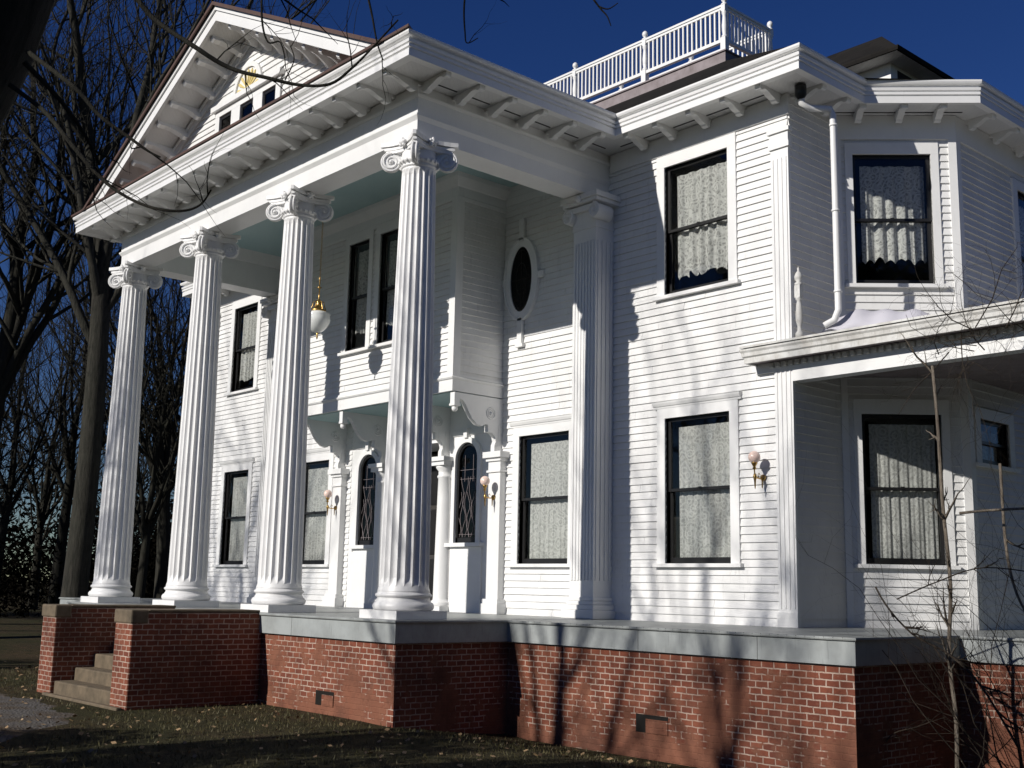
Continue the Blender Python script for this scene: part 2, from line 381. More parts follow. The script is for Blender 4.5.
def window(Mx, xl, xr, zb, zt, hood=True, head=.16, side=.16, scallop=0., cbot=.05, seed=0, meet=.5, label=None, drawn=(.0, 1.), parent=None, folds=9, sill=True):
    c = MB(Mx); e = .048
    c.box((xl-side, -e, zb), (xl, .0, zt)); c.box((xr, -e, zb), (xr+side, 0, zt)); c.box((xl-side, -e-.001, zt), (xr+side, 0, zt+head))
    if sill:
        c.box((xl-side-.05, -.10, zb-.055), (xr+side+.05, .0, zb))
    # reveal
    c.box((xl-.02, .0, zb), (xl, .12, zt)); c.box((xr, .0, zb), (xr+.02, .12, zt)); c.box((xl-.02, .0, zt), (xr+.02, .12, zt+.02)); c.box((xl-.02, 0, zb-.02), (xr+.02, .12, zb))
    if hood:
        z = zt+head
        prof = [(0, z), (.055, z), (.06, z+.03), (.075, z+.035), (.095, z+.075), (.10, z+.10), (.0, z+.115)]
        c.prism(prof, lambda u, v, ww: (ww, -u, v), xl-side-.06, xr+side+.06)
    o = hb(c, 'window', 'trim', parent)
    if label: o['label'] = label
    s = MB(Mx); zm = zb+(zt-zb)*meet; fw = .058
    def sash(y0, y1, a, b, bot):
        s.box((xl, y0, a), (xl+fw, y1, b)); s.box((xr-fw, y0, a), (xr, y1, b)); s.box((xl+fw, y0+.001, a), (xr-fw, y1-.001, a+bot)); s.box((xl+fw, y0+.001, b-.05), (xr-fw, y1-.001, b))
    sash(.035, .065, zm-.02, zt, .045); sash(.072, .102, zb, zm+.028, .095)
    s.box(((xl+xr)/2-.03, .028, zm+.0), ((xl+xr)/2+.03, .036, zm+.035))
    hb(s, 'sash', 'sash', o)
    g = MB(Mx); g.box((xl+fw, .048, zm+.026), (xr-fw, .052, zt-.05)); g.box((xl+fw, .085, zb+.095), (xr-fw, .089, zm-.022)); hb(g, 'pane', 'glass', o)
    k = MB(Mx); wd = xr-xl; curtain(k, xl+.05+wd*drawn[0]*.7, xl+.02+(wd-.04)*drawn[1], zb+cbot, zt-.13, .155, scallop, folds, seed); hb(k, 'curtain', 'lace_upper' if scallop else 'lace', o)
    return o
def frontM(y=YW): return T(0, y)
DIAG = T(XM, YS, 0, pi/4); DL = DD*sqrt(2)
SIDE = lambda x, y0: T(x, y0, 0, pi/2)            # local x runs along +Y, outside is +X

zl0, zl1, zu0, zu1 = .875, 3.12, 5.095, 7.245
ZT = 7.78
# main front wall --------------------------------------------------
wins = [(1.26, 2.515, zl0, zl1, 1), (1.26, 2.53, zu0, zu1, 2), (-2.13, -.87, zl0, zl1, 1),
        (-9.51, -8.25, zl0, zl1, 1), (-12.92, -11.74, zl0, zl1, 1), (-12.90, -11.76, zu0, zu1, 2)]
ent = (-7.42, -2.96, -.05, 3.86)   # panelled entry bay under the upstairs box
holes = [w_[:4] for w_ in wins]+[ent, (-2.30, -1.98, 5.38, 6.64), (-8.40, -8.08, 5.38, 6.64), (-7.7, -2.68, 3.86, 7.9)]
ex0_, ex1_ = -7.42, -2.96
m = MB(frontM()); clap(m, ex1_, XM, .0, ZT-.005, holes); hb(m, 'front_wall', 'white'); m = MB(frontM()); clap(m, XML, ex0_, .0, ZT-.005, holes); hb(m, 'front_wall', 'white')
m = MB(frontM()); sheath(m, XML+.01, XM-.0, -.3, ZT, holes); hb(m, 'wall_sheathing', 'dark')
for i, (a, b, c, d, kd) in enumerate(wins):
    window(frontM(), a, b, c, d, hood=(kd == 1), head=.16 if kd == 1 else .20, scallop=.10 if kd == 2 else 0, cbot=.26 if kd == 2 else .05, seed=i*3+1, drawn=(.05, 1.) if kd == 2 else (.07, .97), folds=6 if kd == 2 else 8)
# corner boards of the main block (fluted pilaster strips)
def corner_board(Mx, x0, x1, z0, z1, name='corner_pilaster'):
    m = MB(Mx); m.box((x0, -.055, z0), (x1, 0, z1-.3)); n = 3; wd = (x1-x0)
    for i in range(n+1):
        xx = x0+.03+(wd-.06-.022)*i/n; m.box((xx, -.068, z0+.25), (xx+.022, -.0551, z1-.45))
    m.box((x0-.02, -.085, z1-.3), (x1+.03, 0, z1-.22)); m.box((x0-.01, -.07, z1-.22), (x1+.012, 0, z1-.06)); m.box((x0-.035, -.10, z1-.06), (x1+.045, .0, z1))
    m.box((x0-.012, -.075, z0), (x1+.012, 0, z0+.2)); return hb(m, name, 'trim')
corner_board(frontM(), XM-.28, XM+.03, 0, 7.25); corner_board(frontM(), XML-.03, XML+.28, 0, 7.25)
m = MB(frontM()); m.box((.06, -.05, 7.46), (XM+.04, -.0, 7.78)); hb(m, 'frieze_board', 'trim'); m = MB(frontM()); m.box((XML-.04, -.05, 7.46), (XL-.06, 0, 7.78)); hb(m, 'frieze_board', 'trim')
# side and diagonal walls of the right-hand bay ---------------------
m = MB(SIDE(XM, YW)); clap(m, .0, YS-YW, 0, ZT, ()); hb(m, 'side_wall', 'white')
m = MB(SIDE(XM, YW)); sheath(m, .0, YS-YW, -.3, ZT); hb(m, 'wall_sheathing', 'dark')
dwl = [(.204*sqrt(2), 1.027*sqrt(2), .905, 3.11, 1), (.193*sqrt(2), 1.031*sqrt(2), 5.09, 7.16, 2)]
m = MB(DIAG); clap(m, .06, DL-.0, 0, ZT, [d[:4] for d in dwl]); hb(m, 'bay_wall', 'white')
m = MB(DIAG); sheath(m, 0.1, DL-.1, -.3, ZT, [d[:4] for d in dwl]); hb(m, 'wall_sheathing', 'dark')
for i, (a, b, c, d, kd) in enumerate(dwl):
    window(DIAG, a, b, c, d, hood=False, head=.22 if kd == 1 else .18, side=.115, scallop=.10 if kd == 2 else 0, cbot=.36 if kd == 2 else .06, seed=40+i, drawn=(.12, .97), folds=5 if kd == 2 else 6)
m = MB(DIAG); m.box((DL-.10, -.045, 0), (DL+.02, 0, 7.4)); m.box((0, -.045, 0), (.10, 0, 7.4)); m.box((0, -.047, 7.4), (DL+.02, 0, 7.78)); hb(m, 'corner_pilaster', 'trim')
SW = SIDE(XD, YD); sw_holes = [(.33, 1.25, 2.42, 3.1), (2.0, 2.9, 4.9, 7.1)]
m = MB(SW); clap(m, .0, YBACK-YD, 0, ZT, sw_holes); hb(m, 'side_wall', 'white')
m = MB(SW); sheath(m, .0, YBACK-YD, -.3, ZT, sw_holes); hb(m, 'wall_sheathing', 'dark')
window(SW, .33, 1.25, 2.42, 3.1, hood=False, seed=61, label='small dark window high under the side porch'); window(SW, 2.0, 2.9, 4.9, 7.1, hood=False, scallop=.1, cbot=.3, seed=62)
m = MB(SW); m.box((-.02, -.045, 0), (.12, 0, 7.4)); m.box((-.02, -.047, 7.4), (YBACK-YD, 0, 7.78)); hb(m, 'corner_pilaster', 'trim')
# left side and back walls, floors (closed house)
m = MB(T(XML, YBACK, 0, -pi/2)); clap(m, 0, YBACK-YW, 0, ZT); hb(m, 'left_wall', 'white')
m = MB(); m.box((XML, YW+.13, -.3), (XML+.12, YBACK-.13, ZT)); m.box((XML, YBACK-.12, -.3), (XD, YBACK, ZT)); hb(m, 'wall_sheathing', 'dark')
m = MB(T(XD, YBACK+.005, 0, pi)); clap(m, 0, XD-XML, 0, ZT); hb(m, 'back_wall', 'white')
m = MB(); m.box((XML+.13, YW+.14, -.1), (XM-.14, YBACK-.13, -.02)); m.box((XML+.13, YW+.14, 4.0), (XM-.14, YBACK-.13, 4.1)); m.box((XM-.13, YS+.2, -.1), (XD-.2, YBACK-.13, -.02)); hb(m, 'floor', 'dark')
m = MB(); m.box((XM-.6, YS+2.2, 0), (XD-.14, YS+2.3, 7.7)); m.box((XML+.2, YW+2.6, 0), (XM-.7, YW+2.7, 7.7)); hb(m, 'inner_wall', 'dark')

# upstairs box over the entry ----------------------------------------
BX0, BX1 = -7.71, -2.67; zb0, zb1 = 3.86, 7.25
bh = [(-6.08, -5.38, 5.01, 7.23), (-5.01, -4.31, 5.01, 7.23)]
m = MB(frontM(YB)); clap(m, BX0+.12, BX1-.12, 4.16, 7.80, bh); hb(m, 'bay_front_wall', 'white')
m = MB(frontM(YB)); sheath(m, BX0+.01, BX1-.01, 3.9, 7.84, bh, .1, .002); m.box((BX0+.01, .104, 3.9), (BX0+.11, YW-YB, 7.84)); m.box((BX1-.11, .104, 3.9), (BX1-.01, YW-YB, 7.84)); m.box((BX0+.12, .11, 3.9), (BX1-.12, YW-YB, 3.98)); hb(m, 'wall_sheathing', 'dark')
m = MB(SIDE(BX1, YB)); clap(m, .12, YW-YB, 4.16, 7.42); hb(m, 'bay_side_wall', 'white')
m = MB(T(BX0, YW, 0, -pi/2)); clap(m, 0, YW-YB-.12, 4.16, 7.42); hb(m, 'bay_side_wall', 'white')
for a, b, c, d in ((BX0-.045, BX0+.12, BX0-.045, BX0), (BX1-.12, BX1+.045, BX1, BX1+.045)):
    m = MB(frontM(YB)); m.box((a, -.045, 4.14), (b, 0, 7.4)); m.box((c, .0, 4.14), (d, .12, 7.4)); hb(m, 'corner_board', 'trim')
bpath = [(BX0, YW), (BX0, YB), (BX1, YB), (BX1, YW)]
m = MB(); m.sweep(bpath, [(-.02, 3.86), (.045, 3.86), (.045, 4.06), (.07, 4.075), (.085, 4.10), (.05, 4.13), (.05, 4.16), (-.02, 4.16)]); hb(m, 'skirt_board', 'trim')
m = MB(); m.sweep(bpath, [(-.02, 7.38), (.045, 7.38), (.05, 7.44), (.03, 7.46), (.04, 7.62), (.06, 7.64), (.14, 7.78), (.15, 7.86), (-.02, 7.86)]); hb(m, 'crown_moulding', 'trim')
m = MB(); m.box((BX0+.02, YB+.02, 3.84), (BX1-.02, YW-.0, 3.88)); hb(m, 'bay_underside', 'blue')
for i, (a, b, c, d) in enumerate(bh): window(frontM(YB), a, b, c, d, hood=False, head=.15, side=.13, seed=80+i, cbot=.35, scallop=.12, drawn=(.0, 1.), folds=5)

# entry bay: panelled wall, two arched windows, door, columns, brackets
ex0, ex1 = -7.42, -2.96
def arch_pts(cx, cz, r, n=16, a0=0, a1=pi): return [(cx+r*cos(a0+(a1-a0)*i/n), cz+r*sin(a0+(a1-a0)*i/n)) for i in range(n+1)]
m = MB(frontM()); aw = [(-6.79, .40), (-3.58, .375)]
AX = [(-7.18, -6.40), (-3.96, -3.20)]; ztop = 3.13
# flat panel with arched openings: strips
def arched_panel(m, x0, x1, z0, z1, ax0, ax1, az0, az1, y0, y1):
    cx = (ax0+ax1)/2; r = (ax1-ax0)/2; cz = az1-r
    m.box((x0, y0, z0), (ax0, y1, z1)); m.box((ax1, y0, z0), (x1, y1, z1)); m.box((ax0, y0, z0), (ax1, y1, az0))
    pts = arch_pts(cx, cz, r, 18)
    for (xa, za), (xb, zb_) in zip(pts, pts[1:]):
        m.add([(xa, y0, za), (xb, y0, zb_), (xb, y0, z1), (xa, y0, z1), (xa, y1, za), (xb, y1, zb_), (xb, y1, z1), (xa, y1, z1)],
              [(0, 1, 2, 3), (7, 6, 5, 4), (0, 4, 5, 1), (3, 2, 6, 7)])
AW = [(-7.10, -6.46), (-3.90, -3.26)]
arched_panel(m, ex0, -6.08, 0, 3.86, AW[0][0], AW[0][1], 1.26, ztop, -.01, .06)
arched_panel(m, -4.3, ex1, 0, 3.86, AW[1][0], AW[1][1], 1.26, ztop, -.01, .06)
m.box((-6.08, .0, 3.2), (-4.3, .06, 3.86)); m.box((-6.08, .061, 0), (-6.0, .9, 3.2)); m.box((-4.38, .061, 0), (-4.3, .9, 3.2)); m.box((-6.0, .061, 3.2), (-4.38, .9, 3.26)); hb(m, 'entry_panel', 'trim')
for a, b in AW:
    cx = (a+b)/2; r = (b-a)/2; cz = ztop-r
    m = MB(frontM())
    def ring(m, r0, r1, y0, y1, z0):
        o = arch_pts(cx, cz, r1, 20); i_ = arch_pts(cx, cz, r0, 20)
        poly = [(cx+r1, z0)]+o+[(cx-r1, z0), (cx-r0, z0)]+i_[::-1]+[(cx+r0, z0)]
        for k in range(len(poly)//2-1):
            p, q, p2, q2 = poly[k], poly[k+1], poly[-1-k], poly[-2-k]
            m.add([(p[0], y0, p[1]), (q[0], y0, q[1]), (q2[0], y0, q2[1]), (p2[0], y0, p2[1]), (p[0], y1, p[1]), (q[0], y1, q[1]), (q2[0], y1, q2[1]), (p2[0], y1, p2[1])],
                  [(0, 1, 2, 3), (7, 6, 5, 4), (0, 4, 5, 1), (3, 2, 6, 7), (0, 3, 7, 4)])
    ring(m, r, r+.10, -.06, -.012, 1.26)
    m.box((a-.2, -.13, 1.19), (b+.2, -.012, 1.26)); m.box((a-.10, -.05, .0), (b+.16, -.012, 1.185))
    m.box((cx-.05, -.10, ztop+.08), (cx+.05, -.012, ztop+.27)); m.box((a-.14, -.035, 3.27), (b+.14, -.012, 3.36))
    o = hb(m, 'arched_window', 'trim'); o['label'] = 'arched leaded window beside the front door'
    m = MB(frontM()); ring(m, r-.055, r, .0, .05, 1.26); m.box((a, .0, 1.26), (b, .05, 1.36)); hb(m, 'sash', 'sash', o)
    m = MB(frontM()); poly = [(a+.03, 1.3), (b-.03, 1.3)]+arch_pts(cx, cz, r-.03, 16); m.prism(poly, lambda u, v, ww: (u, ww, v), .030, .034); hb(m, 'pane', 'darkglass', o)
    m = MB(frontM()); rr = random.Random(3)
    for k in range(9):
        x = cx+(-.24+.06*k); pts = []
        for q in range(9):
            z = 1.37+q*.14*(1 if k % 2 else .75); pts.append((x+.05*sin(q*1.1+k*2), .024, z))
        m.tube(pts, .004, 4)
    for zz in (1.42, 2.45, 2.62): m.tube([(a+.07, .024, zz), (b-.07, .024, zz)], .004, 4)
    m.tube([(cx-.12, .024, 2.4), (cx-.12, .024, 2.9)], .004, 4); m.tube([(cx+.12, .024, 2.4), (cx+.12, .024, 2.9)], .004, 4)
    hb(m, 'lead_came', 'curb', o)
m = MB(frontM()); m.box((-5.95, .86, .02), (-4.43, .92, 3.15)); d0 = hb(m, 'front_door', 'dark')
m = MB(frontM())
for zz in ((.25, 1.0), (1.1, 2.0), (2.1, 3.0)):
    for xx in (-5.85, -5.1): m.box((xx, .84, zz[0]), (xx+.6, .8605, zz[1]))
hb(m, 'door_panel', 'sash', d0)
m = MB(frontM()); m.ell((-5.1, .82, 1.05), (.035, .035, .035)); hb(m, 'door_handle', 'brass', d0)
for x in (-4.20, -6.18):
    m = MB(T(x, YW-.05)); m.lathe([(.0, .10), (.21, .10), (.21, .13), (.22, .16), (.20, .19), (.17, .21), (.165, .24)]+[(.165-.035*(i/6)**1.3, .24+2.24*i/6) for i in range(1, 7)]+[(.15, 2.5), (.15, 2.53), (.13, 2.54), (.13, 2.62), (.18, 2.68), (.18, 2.72), (0, 2.72)], n=24)
    m.box((-.22, -.22, 0), (.22, .1, .10)); m.box((-.20, -.20, 2.72), (.20, .1, 2.80)); m.box((-.24, -.24, 2.80), (.24, .1, 2.88)); hb(m, 'entry_column', 'trim')
for x in (-2.65, -7.73):
    m = MB(T(x, YW)); m.box((-.24, -.24, 0), (.24, 0, .18)); m.box((-.21, -.21, .18), (.21, 0, .26)); m.box((-.16, -.16, .26), (.16, 0, 2.5))
    m.box((-.19, -.19, 2.5), (.19, 0, 2.54)); m.box((-.165, -.165, 2.54), (.165, 0, 2.70)); m.box((-.20, -.20, 2.70), (.20, 0, 2.76)); m.box((-.25, -.25, 2.76), (.25, 0, 2.87)); hb(m, 'entry_pilaster', 'trim', None, .006)
def entry_bracket(x, th=.10):
    # profile in (d, z): d = distance out from wall
    pr = [(0, 2.87), (.18, 2.87), (.22, 2.95), (.22, 3.08), (.26, 3.16), (.40, 3.22), (.40, 3.36), (.46, 3.38), (.50, 3.30)]
    pr = [(0, 2.87), (.20, 2.87), (.20, 2.98), (.17, 3.05), (.19, 3.14), (.26, 3.20), (.36, 3.21), (.36, 3.34), (.44, 3.34), (.50, 3.30), (.62, 3.32), (.74, 3.42), (.84, 3.56), (.90, 3.66), (.96, 3.72), (1.04, 3.74), (1.15, 3.74), (1.15, 3.84), (0, 3.84)]
    m = MB(); m.prism(pr, lambda d, z, ww: (ww, YW-d, z), x-th/2, x+th/2)
    m.box((x-.06, YB-.0, 3.62), (x+.06, YB+.12, 3.84)); m.box((x-.075, YB-.01, 3.60), (x+.075, YB+.13, 3.64)); m.ell((x, YB+.06, 3.55), (.055, .055, .055), 14, 8)
    m.box((x-.04, YB+.02, 3.57), (x+.04, YB+.1, 3.60))
    o = hb(m, 'entry_bracket', 'trim')
    m = MB()
    for s_ in (1, -1):
        c = (x+s_*(th/2), YW-.30, 3.55)
        for rr_, dd_ in ((.10, .018), (.065, .03)):
            pts = [(c[0], c[1]+rr_*cos(a*pi/8), c[2]+rr_*sin(a*pi/8)) for a in range(17)]; m.tube(pts, .014, 6, caps=False)
        m.ell((c[0], c[1], c[2]), (.035, .035, .035), 10, 6)
        m.prism([(.12, 2.98), (.12, 3.36), (.07, 3.36), (.07, 2.98)], lambda d, z, ww: (x+s_*ww, YW-d, z), th/2, th/2+.008)
    hb(m, 'rosette', 'trim', o)
for x in (-2.67, -4.20, -6.18, -7.71): entry_bracket(x)
# oval windows
for cx in (-2.14, -8.24):
    m = MB(frontM()); rx, rz, cz = .29, .61, 6.01; n = 40
    def oval_ring(m, a, b, y0, y1):
        vs = []
        for i in range(n):
            t = 2*pi*i/n
            for k_, y in ((a, y0), (b, y0), (b, y1), (a, y1)): vs.append((cx+(rx+k_)*cos(t), y, cz+(rz+k_)*sin(t)))
        m.add(vs, [(i*4+j, i*4+(j+1) % 4, ((i+1) % n)*4+(j+1) % 4, ((i+1) % n)*4+j) for i in range(n) for j in range(4)], False)
    oval_ring(m, .0, .15, -.075, -.005); oval_ring(m, .13, .17, -.09, -.005)
    m.box((cx-.06, -.09, cz+rz+.1), (cx+.06, -.03, cz+rz+.52)); m.box((cx-.06, -.09, cz-rz-.62), (cx+.06, -.03, cz-rz-.1)); m.box((cx-.10, -.10, cz-rz-.66), (cx+.10, -.03, cz-rz-.60))
    m.box((cx-rx-.30, -.08, cz-.06), (cx-rx-.1, -.03, cz+.06)); m.box((cx+rx+.1, -.08, cz-.06), (cx+rx+.3, -.03, cz+.06))
    # plain board behind the ring fills the cut clapboards
    o = hb(m, 'oval_window', 'trim')
    m = MB(frontM()); m.prism([(cx+rx*cos(2*pi*i/n), cz+rz*sin(2*pi*i/n)) for i in range(n)], lambda u, v, ww: (u, ww, v), -.056, -.050); hb(m, 'pane', 'darkglass', o)
    m = MB(frontM()); m.prism([(cx+rx*1.05*cos(2*pi*i/n), cz+rz*1.02*sin(2*pi*i/n)) for i in range(n)], lambda u, v, ww: (u, ww, v), -.046, -.040)
    hb(m, 'backing', 'sash', o)
    m = MB(frontM())
    for s_ in (1, .55): m.tube([(cx+rx*s_*.9*cos(2*pi*i/24), -.059, cz+rz*s_*.9*sin(2*pi*i/24)) for i in range(25)], .005, 4, caps=False)
    m.tube([(cx, -.059, cz-rz), (cx, -.059, cz+rz)], .005, 4); m.tube([(cx-rx, -.059, cz), (cx+rx, -.059, cz)], .005, 4); hb(m, 'lead_came', 'iron', o)

# ------------------------------------------------------------------ portico
FR = [(0, 7.0), (0, 7.25), (.045, 7.31), (.045, 7.335), (.012, 7.337), (.012, 7.60), (.028, 7.605), (.045, 7.64), (.045, 7.65), (.02, 7.655), (.02, 7.784), (-.48, 7.784), (-.48, 7.0)]
ppath = [(XL, YW), (XL, 0), (0, 0), (0, YW)]
m = MB(); m.sweep(ppath, FR); hb(m, 'entablature', 'trim')
m = MB(); m.box((XL+.47, .47, 7.86), (-.47, YW-.0, 7.92)); hb(m, 'porch_ceiling', 'blue')
m = MB(); m.sweep([(-.48, YW), (-.48, .48), (XL+.48, .48), (XL+.48, YW)], [(0, 7.6), (.03, 7.6), (.10, 7.86), (0, 7.86)]); hb(m, 'crown_moulding', 'trim')
m = MB(frontM()); m.box((-2.68, -.03, 7.5), (-.48, 0, 7.86)); hb(m, 'frieze_board', 'trim'); m = MB(frontM()); m.box((XL+.48, -.03, 7.5), (-7.72, 0, 7.86)); hb(m, 'frieze_board', 'trim')

# cornices
def cornice(m, path, offs, d=.78):
    pf = [(d-.20, 7.786), (d-.06, 7.786), (d-.06, 7.765), (d-.035, 7.765), (d-.035, 7.872), (d-.055, 7.880), (d-.055, 7.892), (d-.022, 7.897), (d-.022, 7.935), (d-.04, 7.94), (d-.04, 7.952),
          (d-.012, 7.96), (d-.004, 8.0), (d-.05, 8.012), (d-.05, 8.045), (d+.012, 8.055), (d+.03, 8.085), (d+.03, 8.115), (d-.2, 8.12)]
    m.sweep(path, pf, offs)
def soffit(m, path, offs, d=.78): m.sweep(path, [(0, 7.790), (d-.05, 7.790), (d-.05, 7.80), (0, 7.80)], offs)
cpath = [(XML, YBACK), (XML, YW), (XL, YW), (XL, 0), (0, 0), (0, YW), (XM, YW), (XM, YS), (XD, YD), (XD, YBACK)]
coff = [.88, .88, 1., 1., 1., .88, .88, .76, .76]
m = MB(); cornice(m, cpath, coff); cor = hb(m, 'cornice', 'trim')
m = MB(); soffit(m, cpath, coff); hb(m, 'soffit', 'soffit')
# modillion brackets
BR = [(.10, 7.789), (.10, 7.655), (.13, 7.635), (.18, 7.628), (.225, 7.64), (.25, 7.665), (.30, 7.675), (.38, 7.70), (.46, 7.735), (.52, 7.745), (.57, 7.735), (.60, 7.715), (.635, 7.708), (.665, 7.72), (.675, 7.745), (.675, 7.789)]
def bracket(px, py, ang, sc=1.):
    m = MB(T(px, py, 0, ang)); m.prism([(u*sc if u > .1 else u, v) for u, v in BR], lambda u, v, ww: (ww, -u, v), -.05, .05)
    m.prism([(u*sc if u > .1 else u, v) for u, v in [(.0, 7.789), (.0, 7.74), (.099, 7.74), (.099, 7.789)]], lambda u, v, ww: (ww, -u, v), -.045, .045)
    return hb(m, 'eave_bracket', 'trim')
for i in range(17): bracket(.06-.653*i, 0, 0)
for i in range(6): bracket(0, .03+.645*i, pi/2, 1.); bracket(XL, .03+.645*i, -pi/2, 1.)
for x in (3.51, 2.86, 2.20, 1.52, .90): bracket(x, YW, 0, .86)
for x in (3.51, 2.86, 2.20, 1.52, .90): bracket(2*XC-x, YW, 0, .86)
for s_ in (.35, .97, 1.55): bracket(XM+s_/sqrt(2)+.0, YS+s_/sqrt(2), pi/4, .74)
for y in (YW+.1, YW+.75): bracket(XM, y, pi/2, .86)
for i in range(7): bracket(XD, YD+.35+.8*i, pi/2, .74)
# vent slots in the soffit
for i in range(6): m = MB(); m.box((.20, .16+.645*i, 7.782), (.225, .56+.645*i, 7.7905)); hb(m, 'soffit_vent', 'sash')
for x0_, x1_ in ((.45, .84), (.97, 1.45), (1.60, 2.13), (2.27, 2.79), (2.93, 3.42)): m = MB(); m.box((x0_, YW-.225, 7.782), (x1_, YW-.2, 7.7905)); hb(m, 'soffit_vent', 'sash')
m = MB(DIAG); m.box((-.1, -.165, 7.782), (DL+.1, -.14, 7.7905)); hb(m, 'soffit_vent', 'sash')

# columns
def fluted(z0, z1, r0, r1, nf=20, seg=7):
    m = MB(); vs = []; per = nf*seg; rows = 22; zs = []
    for k in range(rows+1):
        t = k/rows; zs.append(z0+(z1-z0)*t)
    zs = [z0, z0+.06, z0+.10, z0+.14, z0+.18]+[z0+.18+(z1-z0-.36)*i/14 for i in range(1, 15)]+[z1-.12, z1-.07, z1-.03, z1]
    for z in zs:
        t = (z-z0)/(z1-z0); r = r0+(r1-r0)*(t**1.25)
        env = min(1, max(0, (z-z0-.09)/.09)); env = sqrt(env) if env > 0 else 0; e2 = min(1, max(0, (z1-z-.05)/.06)); env *= sqrt(e2)
        if z == z0: r *= 1.05
        for i in range(per):
            q = (i % seg)/seg; a = 2*pi*i/per
            dep = 0
            if .08 < q: qq = (q-.08)/.92; dep = sqrt(max(0, 1-(2*qq-1)**2))
            rr = r*(1-.115*dep*env); vs.append((rr*cos(a), rr*sin(a), z))
    n = len(zs)
    m.add(vs, [(k*per+i, k*per+(i+1) % per, (k+1)*per+(i+1) % per, (k+1)*per+i) for k in range(n-1) for i in range(per)], False)
    return m
def spiral(m, c, r0, turns, dx, w0, side):
    """volute spiral ridge in the plane spanned by dx (horizontal) and z, raised on one side"""
    pts = []; rad = []; N = 46
    for i in range(N+1):
        t = i/N; a = pi/2-t*turns*2*pi; r = r0*(1-t)**.85+.012
        pts.append(c+dx*(r*cos(a))+Vector((0, 0, r*sin(a)))+side); rad.append(.020*(1-.55*t))
    m.tube(pts, rad, 6)
def capital(z0=6.58, r=.255):
    m = MB()
    m.lathe([(r-.01, z0-.02), (r+.012, z0), (r+.025, z0+.015), (r+.012, z0+.03), (r, z0+.035), (r+.02, z0+.05), (r+.05, z0+.075), (r+.055, z0+.10), (r+.03, z0+.13), (r+.01, z0+.15), (r+.01, z0+.30), (0, z0+.30)], n=32)
    for i in range(24):   # egg and dart
        a = 2*pi*i/24; m.ell(((r+.045)*cos(a), (r+.045)*sin(a), z0+.085), (.024, .024, .032), 6, 4)
    def ab(h0, h1, s, cc, cut):
        poly = []
        for k in range(4):
            a = k*pi/2; n_ = 8
            for i in range(n_+1):
                t = -1+2*i/n_; x = s*(1-cut)*t; y = -s+cc*(1-t*t); poly.append((x*cos(a)-y*sin(a), x*sin(a)+y*cos(a)))
        m.prism(poly, lambda u, v, ww: (u, v, ww), h0, h1)
    ab(z0+.25, z0+.295, .375, .11, .10); ab(z0+.295, z0+.335, .395, .12, .10); ab(z0+.338, z0+.352, .372, .115, .09); ab(z0+.355, z0+.42, .43, .13, .08)
    for k in range(4):      # centre flower on each side of the abacus
        a = k*pi/2; m.M = Matrix.Rotation(a, 4, 'Z'); m.ell((0, -.315, z0+.36), (.055, .05, .055), 10, 6)
        for j in range(5): m.ell((.05*cos(j*1.257+.3), -.325, z0+.36+.05*sin(j*1.257+.3)), (.028, .03, .028), 8, 5)
        m.M = Matrix.Identity(4)
    for k in range(4):      # diagonal volutes, channelled band sweeping up to the abacus
        a = pi/4+k*pi/2; dx = Vector((cos(a), sin(a), 0)); pp = Vector((-sin(a), cos(a), 0)); c = dx*.42+Vector((0, 0, z0+.125)); rv = .15
        N = 26
        m.prism([((rv-.02)*cos(2*pi*i/N), (rv-.02)*sin(2*pi*i/N)) for i in range(N)], lambda u, v, ww: c+dx*u+Vector((0, 0, v))+pp*ww, -.036, .036, True)
        ed = []
        for i in range(37):
            t = i/36; q = pi*.5-t*1.75*pi; r_ = rv*(1-.12*t); ed.append(c+dx*(r_*cos(q))+Vector((0, 0, r_*sin(q))))
        for s_ in (1, -1):
            m.tube([p+pp*(.030*s_) for p in ed], .017, 6); spiral(m, c, rv-.035, 1.8, dx, .02, pp*(.040*s_)); m.ell(tuple(c+pp*(.045*s_)), (.032, .032, .032), 10, 6)
            m.tube([c+dx*u+Vector((0, 0, v))+pp*(.034*s_) for u, v in ((0, .15), (-.08, .145), (-.16, .12), (-.24, .10))], .016, 6)
        band = [(.0, .29), (.15, .29), (.30, .275), (.38, .25), (.42, .20), (.33, .04), (.28, .0), (.2, -.03), (0, -.03)]
        m.prism(band, lambda u, v, ww: dx*u+Vector((0, 0, z0+v))+pp*ww, -.032, .032)
    return m
def column(x, y, label):
    m = MB(T(x, y)); h = .436
    m.box((-h, -h, 0), (h, h, .118))
    m.lathe([(.36, .118), (.415, .125), (.432, .16), (.432, .19), (.41, .225), (.385, .235), (.385, .25), (.372, .262), (.366, .285), (.375, .30), (.39, .305), (.40, .325), (.39, .345), (.375, .35), (.37, .365), (.355, .40), (.0, .40)], n=48)
    b = hb(m, 'column_base', 'column'); return b
cols = [XL+.24, -6.83, -3.60, -.24]
base0 = None; colobjs = []
